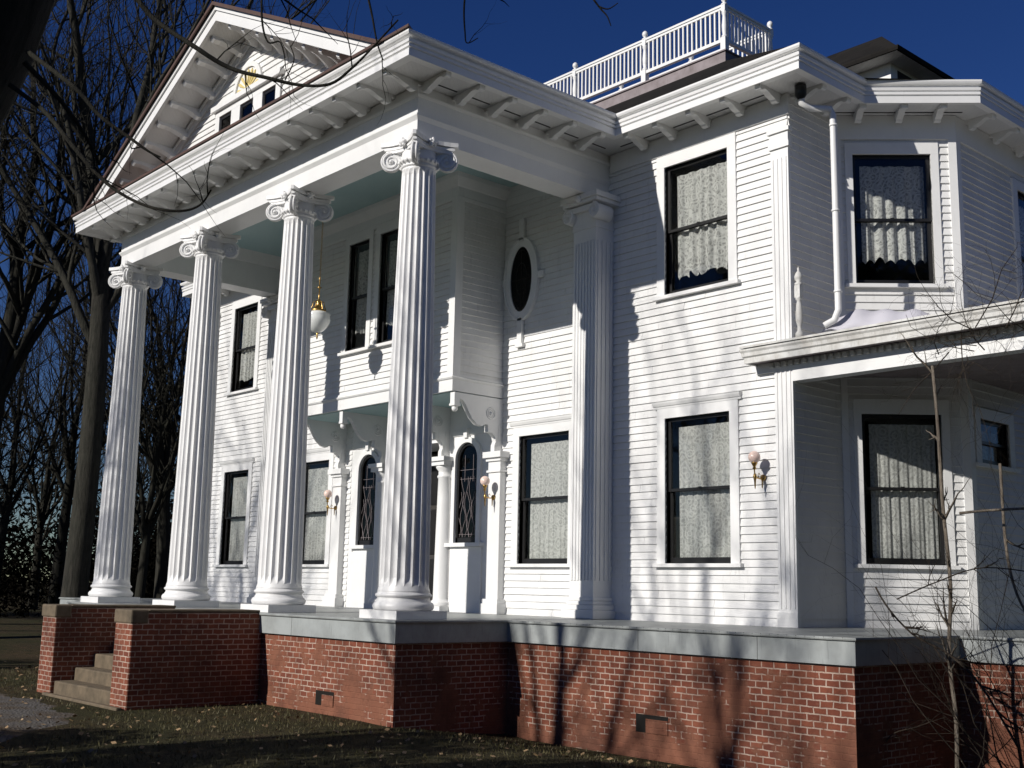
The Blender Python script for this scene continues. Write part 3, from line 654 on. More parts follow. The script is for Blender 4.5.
for i, x in enumerate(cols):
    s_ = fluted(.38, 6.57, .352, .252); s_.v = [(a+x, b+.24, c) for a, b, c in s_.v]; so = hb(s_, 'fluted_column', 'column')
    so['label'] = ['leftmost portico column by the bare trees', 'second portico column behind the step wall', 'third portico column with the lantern beside it', 'nearest portico column at the porch corner'][i]
    b = MB(T(x, .24)); h = .436
    b.box((-h, -h, 0.002), (h, h, .118))
    b.lathe([(.36, .118), (.415, .125), (.432, .16), (.432, .19), (.41, .225), (.385, .235), (.385, .25), (.372, .262), (.366, .285), (.375, .30), (.39, .305), (.40, .325), (.39, .345), (.375, .35), (.37, .365), (.355, .40), (.0, .40)], n=48)
    hb(b, 'column_base', 'column', so)
    b = MB(); c = capital(); b.v = [(p[0]+x, p[1]+.24, p[2]) for p in c.v]; b.f = c.f; b.sm = c.sm; hb(b, 'capital', 'column', so)
# wall pilasters behind the end columns
for x in (-.15, XL+.15):
    m = MB(T(x, YW)); m.box((-.265, -.44, .34), (.265, 0, 6.42))
    for i in range(7):
        xx = -.265+.03+i*.07; m.box((xx, -.455, .6), (xx+.038, -.4401, 6.2))
    for s_ in (-1, 1):
        for i in range(4): yy = -.40+i*.1; m.box((s_*.265, yy, .6), (s_*.28, yy+.05, 6.2))
    pl = hb(m, 'wall_pilaster', 'trim')
    m = MB(T(x, YW)); m.box((-.36, -.54, .0), (.36, 0, .14)); m.box((-.33, -.51, .14), (.33, 0, .22)); m.box((-.30, -.48, .22), (.30, 0, .28)); m.box((-.285, -.46, .28), (.285, 0, .34)); hb(m, 'column_base', 'trim', pl, .015)
    m = MB(T(x, YW)); z0 = 6.42
    m.box((-.28, -.455, z0-.0), (.28, 0, z0+.06)); m.box((-.27, -.45, z0+.06), (.27, 0, z0+.42)); m.box((-.40, -.58, z0+.42), (.40, 0, z0+.48)); m.box((-.43, -.61, z0+.483), (.43, 0, z0+.575))
    m.ell((0, -.6, z0+.5), (.07, .05, .07))
    for s_ in (-1, 1):
        c = Vector((s_*.30, -.48, z0+.26)); N = 24
        m.prism([(.135*cos(2*pi*i/N), .135*sin(2*pi*i/N)) for i in range(N)], lambda u, v, ww: c+Vector((u*.8, -abs(0)*u, v))+Vector((0, ww, 0)), -.06, .30, True)
        spiral(m, c, .12, 2.1, Vector((s_, 0, 0)), .02, Vector((0, -.062, 0))); m.ell((c.x, c.y-.065, c.z), (.03, .03, .03), 8, 6)
    m.box((-.30, -.52, z0+.30), (.30, -.1, z0+.40)); hb(m, 'capital', 'trim', pl, .006)

# pediment -------------------------------------------------------------
SL = .497; ZA = 10.38
def rakeline(zap, s_): return lambda x: zap-SL*abs(x-XC)
m = MB(frontM(0)); z = 8.12; k = 0
th = [(-6.28, -4.10, 8.2, 9.32)]
zz = 8.14
while zz < ZA-.05:
    zt_ = zz+P; hw0 = (ZA-zz)/SL; hw1 = max(.0, (ZA-zt_)/SL)
    segs = [(XC-hw0, XC+hw0)]
    hs = [(-6.40, -3.98)] if zz < 9.36 else []
    parts_ = []
    for a, b in segs:
        if hs: parts_ += [(a, hs[0][0], XC-hw1, hs[0][0]), (hs[0][1], b, hs[0][1], XC+hw1)]
        else: parts_.append((a, b, XC-hw1, XC+hw1))
    for a, b, a1, b1 in parts_:
        m.add([(a, 0, zz), (b, 0, zz), (b, -.03, zz), (a, -.03, zz), (a1, 0, zt_), (b1, 0, zt_), (b1, -.006, zt_), (a1, -.006, zt_)], [(3, 2, 1, 0), (4, 5, 6, 7), (0, 1, 5, 4), (1, 2, 6, 5), (2, 3, 7, 6), (3, 0, 4, 7)])
    zz = zt_
hb(m, 'gable_wall', 'white')
m = MB(); m.prism([(XC-4.6, 8.1), (XC+4.6, 8.1), (XC, ZA+.02)], lambda u, v, ww: (u, ww, v), .004, .1); hb(m, 'wall_sheathing', 'dark')
def rake_strip(m, z_out, z_in, y0, y1, x_end=5.6, zfloor=8.12):
    """sloping strip on both sides; z_out, z_in = top and bottom height at the apex"""
    for s_ in (-1, 1):
        e_t = (z_out-zfloor)/SL; e_b = (z_in-zfloor)/SL
        pts = [(XC, z_in), (XC+s_*e_b, zfloor), (XC+s_*e_t, zfloor), (XC, z_out)]
        m.prism(pts, lambda u, v, ww: (u, ww, v), y0, y1)
m = MB(); rake_strip(m, 10.67, 10.47, -.765, -.70); rake_strip(m, 10.755, 10.668, -.80, -.70); rake_strip(m, 10.40, 10.25, -.055, -.0); rake_strip(m, 10.44, 10.38, -.09, 0); hb(m, 'rake_board', 'trim')
m = MB(); rake_strip(m, 10.50, 10.48, -.70, .0); hb(m, 'rake_soffit', 'soffit')
m = MB(); rake_strip(m, 10.80, 10.757, -.83, 5.9); hb(m, 'gable_roof', 'shingle')
m = MB(); rake_strip(m, 10.812, 10.745, -.86, -.831); hb(m, 'roof_edge', 'brown')
m = MB(); m.add([(XL-.84, -.84, 8.125), (.84, -.84, 8.125), (.84, -.84, 8.165), (XL-.84, -.84, 8.165), (XL-.1, .1, 8.3), (.1, .1, 8.3), (.1, .1, 8.1), (XL-.1, .1, 8.1)], [(0, 1, 2, 3), (3, 2, 5, 4), (4, 5, 6, 7), (7, 6, 1, 0), (0, 3, 4, 7), (1, 6, 5, 2)]); hb(m, 'pent_roof', 'brown')
for s_ in (-1, 1):
    for i in range(9):
        dxx = .35+i*.52
        zc = 10.48-SL*dxx
        m = MB(Matrix.Translation((XC+s_*dxx, 0, zc)) @ Matrix.Rotation(s_*math.atan(SL), 4, 'Y'))
        m.prism([(u, v-7.789) for u, v in [(.03, 7.789), (.03, 7.60), (.08, 7.56), (.15, 7.56), (.20, 7.60), (.30, 7.65), (.40, 7.69), (.50, 7.71), (.62, 7.70), (.66, 7.73), (.66, 7.789)]], lambda u, v, ww: (ww, -u, v), -.05, .05)
        hb(m, 'eave_bracket', 'trim')
# triple window and sunburst fan of the gable
m = MB(frontM(0)); gx = [(-6.22, -5.76), (-5.43, -4.95), (-4.62, -4.16)]
m.box((-6.38, -.05, 8.15), (-6.22, 0, 9.14)); m.box((-5.76, -.05, 8.15), (-5.43, 0, 9.14)); m.box((-4.95, -.05, 8.15), (-4.62, 0, 9.14)); m.box((-4.16, -.05, 8.15), (-4.0, 0, 9.14))
m.box((-6.38, -.052, 9.14), (-4.0, 0, 9.26)); m.box((-6.46, -.12, 9.26), (-3.92, 0, 9.36)); gw = hb(m, 'gable_window', 'trim')
m = MB(frontM(0))
for a, b in gx: m.box((a, -.02, 8.3), (a+.05, .0, 9.14)); m.box((b-.05, -.02, 8.3), (b, .0, 9.14)); m.box((a, -.022, 9.08), (b, 0, 9.14))
hb(m, 'sash', 'sash', gw)
m = MB(frontM(0))
for a, b in gx: m.box((a+.05, -.010, 8.2), (b-.05, -.006, 9.08))
hb(m, 'pane', 'darkglass', gw)
m = MB(frontM(0)); cz = 9.37
def half_ring(m, r0, r1, y0, y1):
    o = arch_pts(XC, cz, r1, 18); i_ = arch_pts(XC, cz, r0, 18)
    for k in range(18):
        p, q, q2, p2 = o[k], o[k+1], i_[k+1], i_[k]
        m.add([(p[0], y0, p[1]), (q[0], y0, q[1]), (q2[0], y0, q2[1]), (p2[0], y0, p2[1]), (p[0], y1, p[1]), (q[0], y1, q[1]), (q2[0], y1, q2[1]), (p2[0], y1, p2[1])], [(0, 1, 2, 3), (7, 6, 5, 4), (0, 4, 5, 1), (3, 2, 6, 7)])
half_ring(m, .43, .52, -.07, -.02); half_ring(m, .02, .43, -.036, -.02); fan = hb(m, 'gable_fan', 'trim')
m = MB(frontM(0))
for k in range(9):
    a = pi*(k+.5)/9; m.prism([(.10, -.006), (.36, -.03), (.40, 0), (.36, .03), (.10, .006)], lambda u, v, ww: (XC+u*cos(a)-v*sin(a), ww, cz+u*sin(a)+v*cos(a)), -.055, -.037)
m.prism(arch_pts(XC, cz, .11, 10), lambda u, v, ww: (u, ww, v), -.06, -.037); hb(m, 'sunburst', 'gold', fan)

# main roof ------------------------------------------------------------
m = MB(); e = .67; ze = 8.115
A = [(XML-e, YW-e), (XM+e, YW-e), (XM+e, YS-.3), (XD+.58, YD-.25), (XD+.58, YBACK+.6), (XML-e, YBACK+.6)]
xi0, xi1, yi0, yi1, zi = 2*XC-1.2, 1.15, 5.9, 7.55, 9.76
vs = [(x, y, ze) for x, y in A]+[(xi0, yi0, zi), (xi1, yi0, zi), (xi1, yi1, zi), (xi0, yi1, zi)]
m.add(vs, [(0, 1, 7, 6), (1, 2, 8, 7), (2, 3, 8), (3, 4, 8), (4, 5, 9, 8), (5, 0, 6, 9), (6, 7, 8, 9), (5, 4, 3, 2, 1, 0)]); hb(m, 'main_roof', 'shingle')
m = MB(); cx0, cx1, cy0, cy1 = 2*XC-1.05, 1.05, 5.98, 7.42
m.sweep([(cx0, cy1), (cx0, cy0), (cx1, cy0), (cx1, cy1), (cx0, cy1)], [(0, 9.70), (.03, 9.70), (.03, 9.98), (.06, 9.985), (.06, 10.01), (0, 10.01)]); m.box((cx0+.01, cy0+.01, 9.8), (cx1-.01, cy1-.01, 10.0)); hb(m, 'roof_curb', 'curb')
def bal():
    root = None
    posts = [(1.03-1.9*i, 6.0) for i in range(7)]+[(2*XC-1.03, 6.0), (1.03, 7.38), (2*XC-1.03, 7.38)]+[(1.03-1.9*i, 7.38) for i in range(1, 7)]
    m = MB(); zb_, zt_ = 10.22, 10.89
    runs = [(posts[i], posts[i+1]) for i in range(7)]+[(posts[0], posts[8]), (posts[7], posts[9])]+[(posts[8], posts[10])]+[(posts[i], posts[i+1]) for i in range(10, 15)]+[(posts[15], posts[9])]
    def bar(a, b, wdt, z0, z1):
        d = Vector((b[0]-a[0], b[1]-a[1])).normalized(); n_ = Vector((-d.y, d.x))*wdt/2
        p = [(a[0]+n_.x, a[1]+n_.y), (b[0]+n_.x, b[1]+n_.y), (b[0]-n_.x, b[1]-n_.y), (a[0]-n_.x, a[1]-n_.y)]
        m.prism(p, lambda u, v, ww: (u, v, ww), z0, z1)
    for a, b in runs: bar(a, b, .07, zb_-.03, zb_+.03); bar(a, b, .08, zt_-.02, zt_+.02); bar(a, b, .045, zt_-.07, zt_-.0205)
    root = hb(m, 'roof_balustrade', 'trim'); root['label'] = 'white turned-post railing around the roof deck'
    m = MB()
    for a, b in runs:
        L = sqrt((b[0]-a[0])**2+(b[1]-a[1])**2); n_ = int(L/.102)
        for i in range(1, n_):
            x = a[0]+(b[0]-a[0])*i/n_; y = a[1]+(b[1]-a[1])*i/n_; m.box((x-.016, y-.016, zb_+.03), (x+.016, y+.016, zt_-.07))
    o = hb(m, 'baluster', 'trim', root); o['kind'] = 'stuff'
    for x, y in posts:
        m = MB(T(x, y)); m.box((-.055, -.055, 9.99), (.055, .055, 10.27)); m.box((-.045, -.045, 10.78), (.045, .045, 10.90))
        m.lathe([(0, 10.27), (.05, 10.27), (.055, 10.30), (.035, 10.33), (.045, 10.40), (.05, 10.5), (.04, 10.62), (.035, 10.7), (.05, 10.74), (.05, 10.78)], n=14)
        m.lathe([(.05, 10.9), (.06, 10.92), (.03, 10.94), (.025, 10.955), (.045, 10.975), (.058, 11.01), (.05, 11.05), (.02, 11.08), (0, 11.082)], n=14); hb(m, 'baluster_post', 'trim', root)
bal()
# hipped dormer
m = MB(); dx1, dy0, dy1, dz = 3.82, 7.0, 8.9, 9.47
m.add([(1.2, dy0, dz), (dx1, dy0, dz), (dx1, dy1, dz), (1.2, dy1, dz), (1.2, (dy0+dy1)/2, dz+.80), (3.0, (dy0+dy1)/2, dz+.80)], [(0, 1, 5, 4), (1, 2, 5), (2, 3, 4, 5), (3, 2, 1, 0), (0, 4, 3)])
dr_ = hb(m, 'dormer', 'shingle'); m = MB(); m.sweep([(1.2, dy0), (dx1, dy0), (dx1, dy1), (1.2, dy1)], [(-.02, dz-.06), (.015, dz-.06), (.03, dz-.01), (.03, dz+.015), (-.02, dz+.015)]); hb(m, 'dormer_eave', 'shingle', dr_); m = MB(); m.box((1.3, dy0+.02, dz-.05), (dx1-.02, dy1-.02, dz-.02)); hb(m, 'dormer_soffit', 'soffit', dr_)
m = MB(); m.box((1.3, 7.38, 8.2), (3.47, 8.55, dz-.052)); hb(m, 'dormer_wall', 'white', dr_)
m = MB(); m.box((3.47, 7.6, 8.75), (3.476, 8.35, 9.35)); hb(m, 'dormer_window', 'sash', dr_)

# side porch ---------------------------------------------------------------
sp = MB(); y0 = 3.78
sp.sweep([(3.02, 4.09), (3.02, y0), (9.4, y0), (9.4, 9.)], [(-.25, 3.76), (-.03, 3.76), (-.03, 3.72), (.0, 3.72), (.0, 3.80), (.025, 3.82), (.03, 3.87), (.05, 3.90), (.05, 3.93), (-.25, 3.95)])
o = hb(sp, 'side_porch_roof', 'weathered'); o['label'] = 'low side porch roof with peeling white edge'
m = MB(); m.add([(3.0, y0-.06, 3.945), (9.46, y0-.06, 3.945), (9.46, 9, 3.945), (5.0, 9, 4.35), (4.95, 6.55, 4.36), (3.68, 5.3, 4.22), (3.66, 4.05, 4.05), (3.0, 4.05, 3.96)], [(0, 1, 2, 3, 4, 5, 6, 7)])
m.box((3.0, y0-.075, 3.935), (9.46, y0-.055, 3.965)); hb(m, 'roofing', 'weathered', o)
m = MB(); m.box((3.04, 3.8, 3.745), (9.38, 4.1, 3.758)); m.box((3.66, 4.12, 3.66), (9.38, 9.0, 3.68)); hb(m, 'side_porch_ceiling', 'curb', o)  # ceiling in a darker grey, so the recess's shade is partly in its colour
m = MB(); x = 3.3
while x < 9.2: m.box((x, 4.0, 3.66), (x+.055, 4.055, 3.73)); x += .11
hb(m, 'dentil', 'weathered', o)['kind'] = 'stuff'
m = MB(); m.box((3.02, 4.055, 3.60), (9.3, 4.10, 3.744)); m.box((3.66, 4.05, 3.43), (9.3, 4.27, 3.60)); m.box((9.1, 4.27, 3.43), (9.3, 9, 3.744)); hb(m, 'side_porch_beam', 'trim', o)
for x, y in ((9.2, 4.16), (9.2, 8.5)):
    m = MB(); m.box((x-.09, y-.09, .01), (x+.09, y+.09, 3.43)); m.box((x-.13, y-.13, .0), (x+.13, y+.13, .2)); hb(m, 'porch_post', 'trim', o)
# turned newel left standing on the porch roof corner, downpipe
m = MB(T(3.93, 3.85)); m.lathe([(0, 3.97), (.06, 3.97), (.06, 4.05), (.035, 4.08), (.03, 4.15), (.05, 4.22), (.055, 4.32), (.04, 4.46), (.03, 4.52), (.05, 4.54), (.05, 4.56)], n=14)
m.box((-.045, -.045, 4.56), (.045, .045, 4.74)); m.lathe([(.05, 4.74), (.06, 4.77), (.03, 4.79), (.055, 4.83), (.06, 4.87), (.04, 4.92), (.015, 4.95), (.02, 4.98), (.0, 5.02)], n=14)
hb(m, 'turned_post', 'weathered')['label'] = 'weathered turned white post standing on the side porch roof'
m = MB(); m.tube([(3.95, 3.98, 7.75), (3.95, 4.0, 7.5), (4.02, 4.12, 7.44), (4.17, 4.40, 7.46), (4.19, 4.43, 7.38), (4.19, 4.43, 6.), (4.19, 4.43, 4.45), (4.14, 4.40, 4.3), (4.02, 4.32, 4.22)], .05, 12)
for z in (7.2, 5.9, 4.7): m.lathe([(.05, z), (.06, z), (.06, z+.03), (.05, z+.03)], (4.19, 4.43, 0), 12)
hb(m, 'downpipe', 'trim')
m = MB(); m.lathe([(.04, 7.55), (.085, 7.62), (.085, 7.77), (0, 7.77)], (3.95, 3.98, 0), 10); hb(m, 'downpipe_outlet', 'sash')

# porch platform: fascia, deck, brick foundation ------------------------------
dpath = [(2*XC-6.04, YBACK*.6), (2*XC-6.04, 1.64), (XL-.40, 1.64), (XL-.40, -.352), (.40, -.352), (.40, 1.64), (6.04, 1.64), (6.04, 3.93), (9.6, 3.93), (9.6, 9.0)]
m = MB(); m.sweep(dpath, [(-.06, -.30), (.0, -.30), (.0, -.035), (-.06, -.035)]); hb(m, 'fascia_board', 'fascia')
m = MB(); m.sweep(dpath, [(-.5, -.034), (.025, -.034), (.03, -.02), (.025, .0), (-.5, .0)])
m.box((XL-.1, .1, -.034), (.0, YW, -.001)); m.box((.0, 2.1, -.034), (5.6, YW, -.001)); m.box((3.62, 4.12, -.034), (9.2, 9, -.001)); m.box((2*XC-5.6, 2.1, -.034), (XL, YW, -.001)); hb(m, 'porch_deck', 'deck')
m = MB()
for i in range(46): x = .5+i*.12; m.box((x, 1.612, -.03), (x+.008, 1.6165, -.001))
hb(m, 'deck_board_joint', 'dark')['kind'] = 'stuff'
m = MB(); rj = random.Random(2)
for x in (-8.9, -7.2, -2.2): m.box((x, -.3535, -.30), (x+.006, -.352, -.036))
for x in (2.9, 4.75): m.box((x, 1.6385, -.30), (x+.006, 1.64, -.036))
for k_ in range(14): x = 1.9+k_*.28+rj.uniform(-.1, .1); m.box((x, 1.635, -.041), (x+rj.uniform(.1, .27), 1.6399, -.0345))
hb(m, 'fascia_joint', 'dark')['kind'] = 'stuff'
m = MB(); m.sweep(dpath, [(-.30, -2.2), (-.05, -2.2), (-.05, -.298), (-.30, -.298)]); fo = hb(m, 'brick_foundation', 'brick')
for (x0_, x1_, z0_, z1_, y) in ((-1.52, -1.06, -1.24, -1.04, -.305), (2.83, 3.36, -1.30, -1.08, 1.687)):
    m = MB(); m.box((x0_, y-.003, z0_), (x1_, y+.03, z1_)); v = hb(m, 'foundation_vent', 'iron')
    m = MB(); m.box((x0_+.17, y-.012, z0_), (x1_, y+.0, z1_-.05)); hb(m, 'loose_brick', 'brick', v)

# ------------------------------------------------------------------ front steps
steps = thing('front_steps', 'stone steps between two brick cheek walls', 'steps', (-4.6, -.35, -1.38))
def sb(mb, name, mat, bevel=0):
    mb.v = [(x+4.6, y+.35, z+1.38) for x, y, z in mb.v]; return mb.build(name, mat, steps, bevel)
CF = -2.42; CR = -3.12; CW = .56; CL = -5.98
for x1_ in (CR, CL):
    m = MB(); m.box((x1_-CW, CF, -1.9), (x1_, -.303, -.003)); sb(m, 'cheek_wall', 'brick', .02)
    m = MB(); m.box((x1_-CW-.02, CF-.022, -.16), (x1_+.012, CF+.25, .04)); sb(m, 'wall_cap', 'stone', .025); m = MB(); m.box((x1_-CW-.008, CF+.252, .0), (x1_+.008, -.36, .04)); sb(m, 'coping', 'stone', .012)
st = [(-2.55, -1.32), (-2.36, -1.15), (-2.05, -.95), (-1.75, -.74), (-1.45, -.55), (-1.15, -.37), (-.85, -.19)]
m = MB()
for i, (y, z) in enumerate(st):
    y1_ = st[i+1][0] if i+1 < len(st) else -.36
    m.box((CL+.003 if i else CL+.02, y, -1.7), (CR-CW-.003 if i else CR-.02, -.36 if i else CF-.035, z))
sb(m, 'stair_flight', 'stone', .02)

# ------------------------------------------------------------------ lamps
def sconce(x, y, zg, label, sx=0.):
    t = thing('wall_sconce', label, 'wall lamp', (x, y, zg-.28), 'brass wall lamps with globe shades')
    def b(mb, name, mat): return mb.build(name, mat, t)
    m = MB(); m.lathe([(0, 0), (.045, 0), (.045, -.02), (.02, -.035), (0, -.035)], (0, 0, 0), 14, True, 'Y'); b(m, 'back_plate', 'brass')
    m = MB(); m.tube([(0, -.02, 0), (0, -.08, -.02), (0, -.15, -.015), (0, -.20, .03), (0, -.21, .08), (0, -.21, .13)], .010, 8)
    m.lathe([(0, .10), (.03, .11), (.018, .14), (.03, .165), (.045, .19), (.045, .20), (0, .20)], (0, -.21, 0), 14)
    m.lathe([(.0, -.18), (.008, -.16), (.016, -.05), (.028, 0), (.02, .04), (0, .05)], (0, -.20, 0), 10); m.lathe([(0, -.16), (.008, -.14), (.012, -.04), (0, -.03)], (0, -.03, 0), 8)
    m.tube([(0, -.1, -.02), (.0, -.13, .03), (0, -.1, .06), (0, -.08, .03)], .006, 6); b(m, 'arm', 'brass')
    m = MB(); m.lathe([(.03, .20)]+[(max(.001, .088*sin(a)), .28-.088*cos(a)) for a in [pi*(.13+.87*i/12) for i in range(13)]], (0, -.21, 0), 22); b(m, 'globe_shade', 'peachglass')
sconce(3.10, YW-.03, 2.37, 'brass wall lamp right of the near ground floor window by the corner')
sconce(-2.65, YW-.165, 2.33, 'brass wall lamp on the pilaster right of the nearer arched window')
sconce(-7.73, YW-.165, 2.33, 'farthest brass wall lamp, on the pilaster left of the entry')
lx, ly = -5.19, 1.70
lan = thing('hanging_lantern', 'milk glass lantern with brass fittings hanging from the blue porch ceiling', 'lantern', (lx, ly, 7.86))
m = MB(); m.lathe([(0, 0), (.09, 0), (.08, -.03), (.03, -.06), (0, -.06)], n=18); m.build('ceiling_canopy', 'brass', lan)
m = MB(); zc = -.05; i = 0
while zc > -1.75:
    a = (i % 2)*pi/2; pts = [(.014*cos(t)*cos(a), .014*cos(t)*sin(a), zc-.025+.028*sin(t)) for t in [2*pi*k/8 for k in range(9)]]; m.tube(pts, .004, 4, caps=False); zc -= .045; i += 1
m.build('chain', 'brass', lan)
zt0 = -2.35
m = MB(); m.tube([(0, 0, -1.7), (0, 0, zt0+.5)], .012, 6); m.lathe([(0, zt0+.62), (.012, zt0+.60), (.012, zt0+.46), (.05, zt0+.44), (.012, zt0+.42), (.012, zt0+.22), (.03, zt0+.20), (.05, zt0+.15), (.04, zt0+.13), (.08, zt0+.08), (.10, zt0+.03), (.15, zt0+.0), (.14, zt0-.03), (0, zt0-.03)], n=18)
for k in range(6):
    a = k*pi/3; m.tube([(.03*cos(a), .03*sin(a), zt0+.18), (.10*cos(a), .10*sin(a), zt0+.16), (.11*cos(a), .11*sin(a), zt0+.09), (.14*cos(a), .14*sin(a), zt0+.01)], .008, 6)
m.build('brass_fitting', 'brass', lan); m = MB(); m.lathe([(0, zt0-.56), (.012, zt0-.54), (.02, zt0-.50), (.01, zt0-.47), (.03, zt0-.43), (.0, zt0-.42)], n=10); m.build('finial', 'brass', lan)
m = MB(); m.lathe([(.12, zt0-.02), (.18, zt0-.04), (.235, zt0-.07), (.22, zt0-.11), (.235, zt0-.15), (.22, zt0-.24), (.17, zt0-.33), (.10, zt0-.40), (.03, zt0-.43), (0, zt0-.43)], n=28); m.build('glass_bowl', 'milk', lan)

# tarp on the side porch roof
m = MB(); n = 26; vs = []; rt = random.Random(5)
for j in range(9):
    for i in range(n+1):
        u = i/n; v = j/8
        x = 3.98+u*1.2+.05*v; y = 4.30+v*.6+u*.55; z = 4.13+u*.07+v*.13+(.30-.16*u)*sin(pi*min(1, v*.9))*(1-.5*abs(2*u-1)**3)+.025*sin(u*21+v*5)+.02*sin(u*9-v*12)
        vs.append((x, y, z))
m.add(vs, [(j*(n+1)+i, j*(n+1)+i+1, (j+1)*(n+1)+i+1, (j+1)*(n+1)+i) for j in range(8) for i in range(n)], True)
tp = m.build('tarp', 'cloth'); so_ = tp.modifiers.new('thick', 'SOLIDIFY'); so_.thickness = .012
tag(tp, 'crumpled pale cloth lying on the side porch roof below the downpipe', 'cloth')

# ------------------------------------------------------------------ trees
def rnd_perp(d, r):
    v = Vector((r.gauss(0, 1), r.gauss(0, 1), r.gauss(0, 1))); v -= d*v.dot(d); return v.normalized()
def branch(m, p, d, rad, length, lvl, r, maxl, up=.12, dens=1., wig=.22):
    n = max(3, int(length/(.55 if lvl < 2 else .35))); n = min(n, 12); pts = [Vector(p)]; rads = [rad]; dd = d.normalized(); seg = length/n
    end = rad*(.45 if lvl < maxl else .25)
    for i in range(n):
        dd = (dd+rnd_perp(dd, r)*wig*(.5+.25*lvl)*.6+Vector((0, 0, up*(.6 if lvl else .3)))).normalized(); pts.append(pts[-1]+dd*seg); rads.append(rad+(end-rad)*(i+1)/n)
    m.tube(pts, rads, 9 if lvl == 0 else 6 if lvl == 1 else 4 if lvl == 2 else 3, True, False)
    if lvl >= maxl: return
    k = int((5 if lvl == 0 else 6 if lvl == 1 else 5)*dens+r.random())
    for c in range(k):
        t = r.uniform(.35 if lvl == 0 else .2, 1.); ix = min(n-1, int(t*n)); q = pts[ix].lerp(pts[ix+1], t*n-ix); base = (pts[ix+1]-pts[ix]).normalized()
        nd = (base*r.uniform(.55, 1.)+rnd_perp(base, r)*r.uniform(.45, .95)).normalized()
        branch(m, q, nd, rads[ix]*r.uniform(.42, .68), length*r.uniform(.45, .72), lvl+1, r, maxl, up, dens, wig)
    branch(m, pts[-1], (dd+rnd_perp(dd, r)*.25).normalized(), end, length*.7, lvl+1, r, maxl, up, dens, wig)
def bare_tree(x, y, h, rad, seed, label, lean=(0, 0), maxl=4, fork=.45, group='bare trees around the house', mat='bark', dens=1., z=None, limbs=6):
    r = random.Random(seed); t = thing('bare_tree', label, 'tree', (x, y, (gz(x, y) if z is None else z)-.1), group)
    m = MB(); n = 12; H = h*fork; pts = []; rads = []; px = py = 0
    for i in range(n+1):
        u = i/n; px = lean[0]*u*H+.12*sin(u*4+seed)*rad*2; py = lean[1]*u*H+.12*cos(u*3+seed)*rad*2
        pts.append(Vector((px, py, u*H))); rads.append(rad*(1.25 if i == 0 else 1.08 if i == 1 else 1)*(1-.32*u))
    m.tube(pts, rads, 14, True, True); m.build('trunk', mat, t)
    c = MB()
    for i in range(limbs):
        a = 2*pi*(i/limbs)+r.uniform(-.5, .5); tt = r.uniform(.78, 1.) if i else 1.; ix = min(n-1, int(tt*n)); q = pts[ix].lerp(pts[ix+1], tt*n-ix)
        nd = Vector((cos(a)*.55, sin(a)*.55, r.uniform(.7, 1.4))); branch(c, q, nd, rads[ix]*r.uniform(.45, .7), h*(1-fork)*r.uniform(.42, .6), 1, r, maxl, .14, dens)
    nd = (pts[-1]-pts[-2]).normalized(); branch(c, pts[-1], nd, rads[-1]*.85, h*(1-fork)*.55, 0, r, maxl, .1, dens)
    c.build('crown', mat, t); return t
def copy_tree(src, loc, rz, sc, label):
    t = src.copy(); COL.objects.link(t); t.location = loc; t.rotation_euler = (0, 0, rz); t.scale = (sc, sc, sc); t['label'] = label
    for ch in list(src.children):
        c = ch.copy(); COL.objects.link(c); c.parent = t
    return t
t1 = bare_tree(-17.35, 2.35, 25, .345, 11, 'big grey bare tree standing just left of the portico', (.0, .0), 4, .40, limbs=7)
t2 = bare_tree(-21.8, .6, 20, .42, 23, 'dark leaning bare tree at the left edge of the woods', (.12, .05), 4, .35, mat='shadebark')
t3 = bare_tree(-23.5, 7.6, 15, .28, 31, 'slim bare tree seen between the two left columns', (0, 0), 4, .3)
protos = [bare_tree(-36, 9, 17, .26, 41, 'bare woodland tree behind the portico, left of the first column', (.03, 0), 3, .35, 'bare trees of the far woods', 'shadebark', 1.0),
          bare_tree(-42, 3, 15, .2, 42, 'bare woodland tree at the far left edge', (-.04, .02), 3, .3, 'bare trees of the far woods', 'shadebark', 1.0),
          bare_tree(-33, 16, 14, .18, 43, 'thin bare woodland tree far behind the columns', (.02, 0), 3, .25, 'bare trees of the far woods', 'shadebark', 1.1)]
rw = random.Random(99); k = 0
while k < 46:
    # wooded belt west and north-west of the house
    ang = rw.uniform(-.12, .85); dist = rw.uniform(30, 85); x = 5-dist*cos(ang)*1.0; y = -9+dist*sin(ang)+4
    if x > -20: continue
    copy_tree(protos[k % 3], (x, y, gz(x, y)-.1), rw.uniform(0, 6.28), rw.uniform(.7, 1.15), 'bare woodland tree in the far woods left of the house'); k += 1
for i, (x, y) in enumerate(((26, 22), (31, 30), (22, 34))): copy_tree(protos[2], (x, y, gz(x, y)), i, 1.1, 'bare tree far behind the right end of the house')
# brushy undergrowth of the woods
def brush(name, pts, label, cat, mat, seed, n, spread, h, leafsize, group=None, kind=None):
    r = random.Random(seed); m = MB()
    for i in range(n):
        cx, cy, s_ = pts[r.randrange(len(pts))]
        a = r.uniform(0, 6.28); d = abs(r.gauss(0, .5))*spread*s_; x = cx+d*cos(a); y = cy+d*sin(a); z = gz(x, y)+abs(r.gauss(0, .45))*h*s_
        v = Vector((r.gauss(0, 1), r.gauss(0, 1), r.gauss(0, 1))).normalized()*leafsize*r.uniform(.5, 1.4); w_ = rnd_perp(v.normalized(), r)*v.length*.35
        p = Vector((x, y, z)); m.add([p-v, p+w_, p+v, p-w_], [(0, 1, 2, 3)])
    o = m.build(name, mat); tag(o, label, cat, group, kind); return o
rb = random.Random(4); bp_ = []
for i in range(90):
    ang = rb.uniform(-.15, .8); dist = rb.uniform(36, 80); bp_.append((5-dist*cos(ang), -6+dist*sin(ang), rb.uniform(.8, 1.6)))
